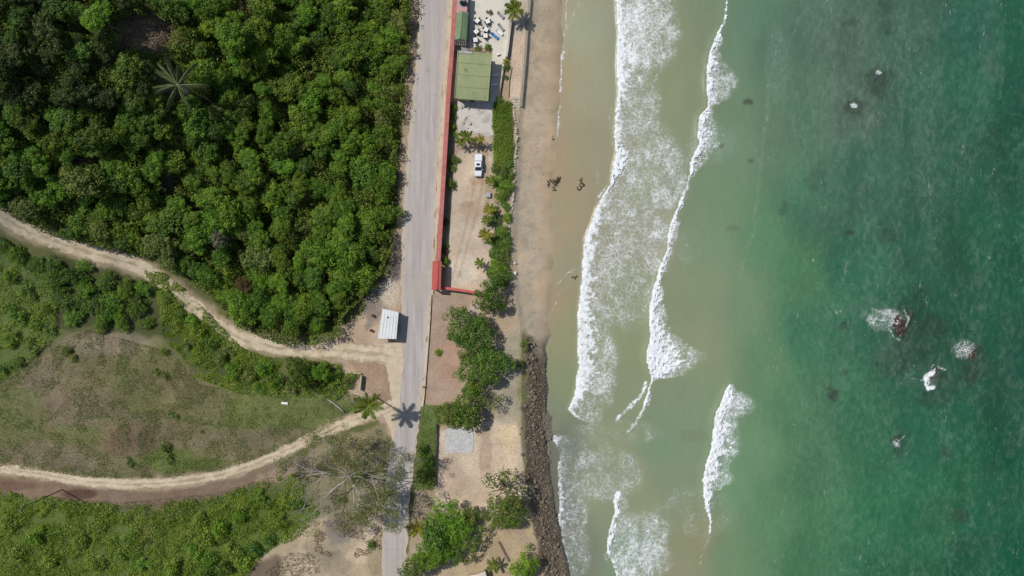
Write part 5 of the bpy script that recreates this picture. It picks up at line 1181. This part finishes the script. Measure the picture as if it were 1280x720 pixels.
# fence between lawn and yard
fpts = [(546, 530), (545.4, 550), (544.5, 575), (543.4, 606)]
t = thing('timber_fence', 'dark timber fence between the narrow lawn and the sand yard', 'fence', (*g4(545, 565), 4))
a = MB(); wall_run(fpts, .05, 4.15, 5.1, a); rel(a, t).build('board_panel', M['darkwood'], t)
for i in range(8):
    v = 530 + i * 10.8; u = float(np.interp(v, [p[1] for p in fpts], [p[0] for p in fpts])); a = MB().box((*g4(u, v), 4.65), (.16, .16, 1.5)); rel(a, t).build('post', M['darkwood'], t)
# low kerb wall of the brown plot
kw = [(539.2, 368), (537.6, 400), (534, 450), (530.5, 495), (529, 506)]
o = MB(); wall_run(kw, .18, 3.9, 4.42, o); o = o.build('low_wall', M['kerb']); tag(o, 'low pale kerb wall along the road side of the brown earth plot', 'wall')
# short post at the plot edge
x, y = g4(530, 483); t = thing('bollard', 'short dark bollard at the road edge of the brown plot', 'bollard', (x, y, 4))
MB().lathe((0, 0, 0), [(.2, 0), (.16, .1), (.15, .85), (.19, .9), (.19, .98), (.08, 1.05)], 14).build('post', M['black'], t); MB().lathe((0, 0, 0), [(.3, 0), (.3, .07), (.22, .1)], 14).build('base', M['darkwood'], t)
# white post wall pieces beside the palm
x, y, z = P(452, 478); o = MB().box((0, 0, .6), (.3, 3.4, 1.5)).build('gate_slab', M['stone'], None, .03); o.location = (x, y, z); o.rotation_euler = (0, 0, R(-6)); tag(o, 'pale upright slab wall beside the bushes next to the tall palm', 'wall')
x, y, z = P(444, 466); o = MB().box((0, 0, .3), (3.0, .24, .8)).build('gate_slab', M['stone'], None, .03); o.location = (x, y, z); o.rotation_euler = (0, 0, R(-4)); tag(o, 'low pale wall piece set across the top of the upright slab', 'wall')
# fallen trunk and white sheet on the meadow
x, y, z = P(420, 506); mb = MB().tube([(-1.9, 1.3, .3), (-.6, .5, .35), (.8, -.6, .3), (2.0, -1.7, .15)], [.1, .17, .2, .24], 8).tube([(-.6, .5, .35), (-1.6, .4, .6)], [.09, .04], 6); o = mb.build('fallen_log', M['palebark']); o.location = (x, y, z); tag(o, 'pale fallen log in the grass left of the tall palm', 'log')
x, y, z = P(356, 504); o = MB().box((0, 0, .12), (1.5, .5, .08)).box((.2, .1, .2), (1.0, .35, .05), .15).build('discarded_board', M['white']); o.location = (x, y, z); o.rotation_euler = (0, 0, -.1); tag(o, 'small white board lying in the meadow grass', 'board')
# utility pole at lower left
x, y, z = P(78, 612); t = thing('utility_pole', 'tall thin timber utility pole leaning out over the lower left slope', 'pole', (x, y, z), 0)
MB().tube([(0, 0, -.5), (0, 0, 7), (0, 0, 13.2)], [.13, .11, .07], 8).build('post', M['darkwood'], t)
f = MB().box((0, 0, 12.6), (2.0, .12, .14), R(60)).build('crossarm', M['darkwood'], t)
for q in (-.8, 0, .8): MB().lathe((q * math.cos(R(60)), q * math.sin(R(60)), 12.67), [(.05, 0), (.09, .08), (.05, .2)], 8).build('insulator', M['white'], f)

# patio furniture
def table_set(u, v, rz, lab, chairs=4):
    x, y = g4(u, v); t = thing('patio_table', f'white square table, {lab}', 'table', (x, y, 4.06), rz, 'white tables on the patio')
    MB().box((0, 0, .73), (1.0, 1.0, .05)).build('table_top', M['white'], t, .02)
    for sx_ in (-.36, .36):
        for sy_ in (-.36, .36): MB().tube([(sx_, sy_, 0), (sx_, sy_, .71)], .03, 6).build('leg', M['white'], t)
    for k in range(chairs):
        a = rz + math.pi / 2 * k; c = thing('patio_chair', f'black chair at the white table {lab}', 'chair', (x + .6 * math.cos(a), y + .6 * math.sin(a), 4.06), a + math.pi / 2, 'black patio chairs')
        MB().box((0, 0, .45), (.46, .46, .05)).build('seat', M['black'], c, .02); MB().box((0, -.22, .74), (.46, .05, .52)).build('backrest', M['black'], c, .02)
        for sx_ in (-.19, .19):
            for sy_ in (-.19, .19): MB().tube([(sx_, sy_, 0), (sx_, sy_, .44)], .022, 5).build('leg', M['black'], c)
            MB().box((sx_ * 1.15, 0, .66), (.04, .42, .03)).build('armrest', M['black'], c)
for a_ in [(596.8, 27.2, R(45), 'upper left on the patio'), (609.8, 28, R(20), 'upper right on the patio'), (595.6, 40.8, R(40), 'middle left on the patio'), (607.8, 38.2, R(60), 'middle right on the patio'), (607.0, 46, R(3), 'lower right on the patio'), (594.6, 51.2, R(3), 'lower left on the patio')]: table_set(*a_)
def lounger(u, v, rz, mat, lab, z=4.06, sc_=1.0):
    x, y = g4(u, v); t = thing('sun_lounger', lab, 'sun lounger', (x, y, z), rz, None, sc_)
    MB().box((.25, 0, .33), (1.35, .68, .09)).build('mattress', M[mat], t, .03)
    o = MB().box((0, 0, 0), (.7, .68, .09)).build('backrest', M[mat], t, .03); o.location = (-.72, 0, .47); o.rotation_euler = (0, R(28), 0)
    a = MB().box((0, .33, .25), (1.95, .05, .06)).box((0, -.33, .25), (1.95, .05, .06)); a.build('frame', M['white'], t)
    for sx_ in (-.85, .85):
        for sy_ in (-.31, .31): MB().tube([(sx_, sy_, 0), (sx_, sy_, .24)], .03, 6).build('leg', M['white'], t)
lounger(618.8, 46, R(-38), 'blue', 'blue mattress lounger on the patio beside the white tables')
lounger(624.3, 41.2, R(-38), 'white', 'white lounger right behind the blue one')
lounger(626.3, 35, R(-50), 'grey', 'grey lounger above the blue one near the terrace wall')
lounger(626, 20, R(-45), 'grey', 'grey lounger at the top of the patio near the coconut palm')
lounger(620.5, 94, R(10), 'white', 'white lounger in the house shade, upper of two', sc_=.8); lounger(619, 106, R(5), 'white', 'white lounger in the house shade, lower of two', sc_=.85)
x, y = g4(622.8, 68.5); t = thing('cool_box', 'small red and white cool box on the patio beside the house corner', 'cool box', (x, y, 4.06), .4)
MB().box((0, 0, .2), (.7, .45, .4)).build('box', plain('red_plastic', alb(190, 60, 70), .5, .08, 2), t, .02); MB().box((0, 0, .44), (.74, .49, .08)).build('lid', M['white'], t, .02)
for i, (u, v, s) in enumerate([(582, 147, .5), (579, 154, .35), (588, 155, .4), (585, 160, .3), (577, 135, .45), (586, 135, .4), (598, 137, .3), (581, 150, .3)]):
    x, y = g4(u, v); rock('broken_slab', x, y, 4.15, s, 'stone', 'grey broken concrete chunk on the slab below the beach house', 'rubble', 'broken chunks on the concrete slab')
for u, v, lab in [(643.5, 329, 'upper'), (644, 341, 'lower')]:
    x, y, z = P(u, v); rock('round_stone', x, y, z + .1, .42, 'white', f'{lab} of two white stones on the beach at the shaded hedge foot', 'stone')
x, y, z = P(610.5, 244); o = MB().box((0, 0, .35), (1.1, 1.2, .7), taper=.92).build('masonry_block', M['greyconcrete'], None, .03); o.location = (x, y, z); tag(o, 'grey masonry block at the edge of the parking yard between palms', 'block')

# ------------------------------------------------------------------ white pickup, nose to the bottom of the photograph
def pickup(u, v, rz):
    x, y = g4(u, v); t = thing('pickup_truck', 'white double cab pickup parked alone in the sandy yard', 'pickup', (x, y, 4.02), rz)
    import bmesh
    def loft(secs, name, mat, par):      # sections: (x along, half width, z bottom, z top, top half width)
        mb = MB(); n = len(secs); k = 8
        for (X_, hw, zb, zt, tw_) in secs:
            zm = zb + (zt - zb) * .55
            for p in ((-hw * .94, zb), (-hw, zb + .12), (-hw, zm), (-tw_, zt), (tw_, zt), (hw, zm), (hw, zb + .12), (hw * .94, zb)): mb.v.append((X_, p[0], p[1]))
        for i in range(n - 1):
            for j in range(k): q = (j + 1) % k; mb.f.append((i * k + j, i * k + q, (i + 1) * k + q, (i + 1) * k + j)); mb.sm.append(False)
        mb.f.append(tuple(range(k))[::-1]); mb.f.append(tuple((n - 1) * k + j for j in range(k))); mb.sm += [False, False]
        mb.f = [f[::-1] for f in mb.f]
        return mb.build(name, mat, par, .035)
    body = loft([(-2.6, .84, .5, 1.02, .82), (-2.5, .9, .42, 1.08, .86), (-.9, .92, .4, 1.08, .88), (.9, .92, .4, 1.08, .86), (1.7, .91, .42, 1.06, .80), (2.35, .86, .45, .98, .72), (2.6, .74, .5, .84, .6)], 'body', M['carwhite'], t)
    loft([(-1.0, .80, 1.06, 1.2, .74), (-.75, .82, 1.06, 1.78, .64), (-.1, .82, 1.06, 1.82, .66), (.55, .82, 1.06, 1.80, .64), (1.28, .84, 1.06, 1.12, .76)], 'cabin', M['carwhite'], t)
    MB().poly([(1.30, -.74, 1.16), (1.30, .74, 1.16), (.63, .62, 1.80), (.63, -.62, 1.80)]).build('windshield', M['glass'], t)
    MB().box((-.62 + .62, 0, 1.835), (.5, .8, .012)).build('sunroof', M['glass'], t)
    MB().poly([(-1.02, .66, 1.25), (-1.02, -.66, 1.25), (-.80, -.58, 1.72), (-.80, .58, 1.72)]).build('rear_window', M['glass'], t)
    for s in (-1, 1):
        p = [(1.05, s * .84, 1.18), (.55, s * .70, 1.70), (-.7, s * .70, 1.70), (-.9, s * .845, 1.18)]
        MB().poly(p if s < 0 else p[::-1]).build('side_window', M['glass'], t)
        MB().box((1.05, s * 1.0, 1.15), (.14, .2, .16)).build('side_mirror', M['carwhite'], t, .02)
        MB().box((2.52, s * .60, .78), (.14, .3, .16)).build('headlight', M['chrome'], t, .02)
        MB().box((-2.6, s * .74, .82), (.05, .14, .3)).build('tail_light', M['redlamp'], t)
        for X_ in (-1.65, 1.75):
            wmb = MB(); wh = wmb.tube([(X_, s * .70, .38), (X_, s * .93, .38)], .38, 20).build('wheel', M['rubber'], t); MB().tube([(X_, s * .92, .38), (X_, s * .945, .38)], .22, 14).build('rim', M['chrome'], wh)
    MB().box((-1.78, 0, 1.11), (1.55, 1.62, .07)).build('bed_cover', M['carwhite'], t, .02)
    MB().box((2.66, 0, .55), (.12, 1.5, .18)).build('front_bumper', M['greyconcrete'], t, .03); MB().box((-2.68, 0, .55), (.12, 1.6, .16)).build('rear_bumper', M['chrome'], t, .03)
    MB().box((2.62, 0, .76), (.06, .8, .16)).build('grille', M['black'], t)
pickup(598.2, 207.3, R(-90 + -1.5))

# ------------------------------------------------------------------ sun, sky, camera
az = math.atan2(.52, -.85)                     # direction towards the sun on the ground plane
el = R(54)
sd = np.array([math.cos(az) * math.cos(el), math.sin(az) * math.cos(el), math.sin(el)])
L = bpy.data.lights.new('sun', 'SUN'); L.energy = 3.7; L.angle = R(.53); L.color = (1, .975, .935)
so = bpy.data.objects.new('sun', L); COL.objects.link(so)
from mathutils import Vector
so.rotation_euler = Vector((-sd[0], -sd[1], -sd[2])).to_track_quat('-Z', 'Y').to_euler(); so.location = (-60, 40, 120)
w = bpy.data.worlds.new('World'); sc.world = w; w.use_nodes = True; nt = w.node_tree
sky = nt.nodes.new('ShaderNodeTexSky'); sky.sky_type = 'NISHITA'; sky.sun_disc = False; sky.sun_elevation = el; sky.sun_rotation = math.atan2(sd[0], sd[1])
bg = nt.nodes['Background']; nt.links.new(sky.outputs[0], bg.inputs[0]); bg.inputs[1].default_value = .09
cd = bpy.data.cameras.new('camera'); cam = bpy.data.objects.new('camera', cd); COL.objects.link(cam)
cam.location = (0, 0, CAM_Z); cam.rotation_euler = (0, 0, 0); cd.angle = 2 * math.atan(.75); cd.clip_end = 5000; sc.camera = cam
sc.view_settings.view_transform = 'Standard'; sc.view_settings.look = 'None'; sc.view_settings.exposure = 0; sc.view_settings.gamma = 1
sc.cycles.max_bounces = 5; sc.cycles.diffuse_bounces = 3; sc.cycles.transmission_bounces = 3; sc.cycles.glossy_bounces = 2
sc.cycles.use_denoising = True
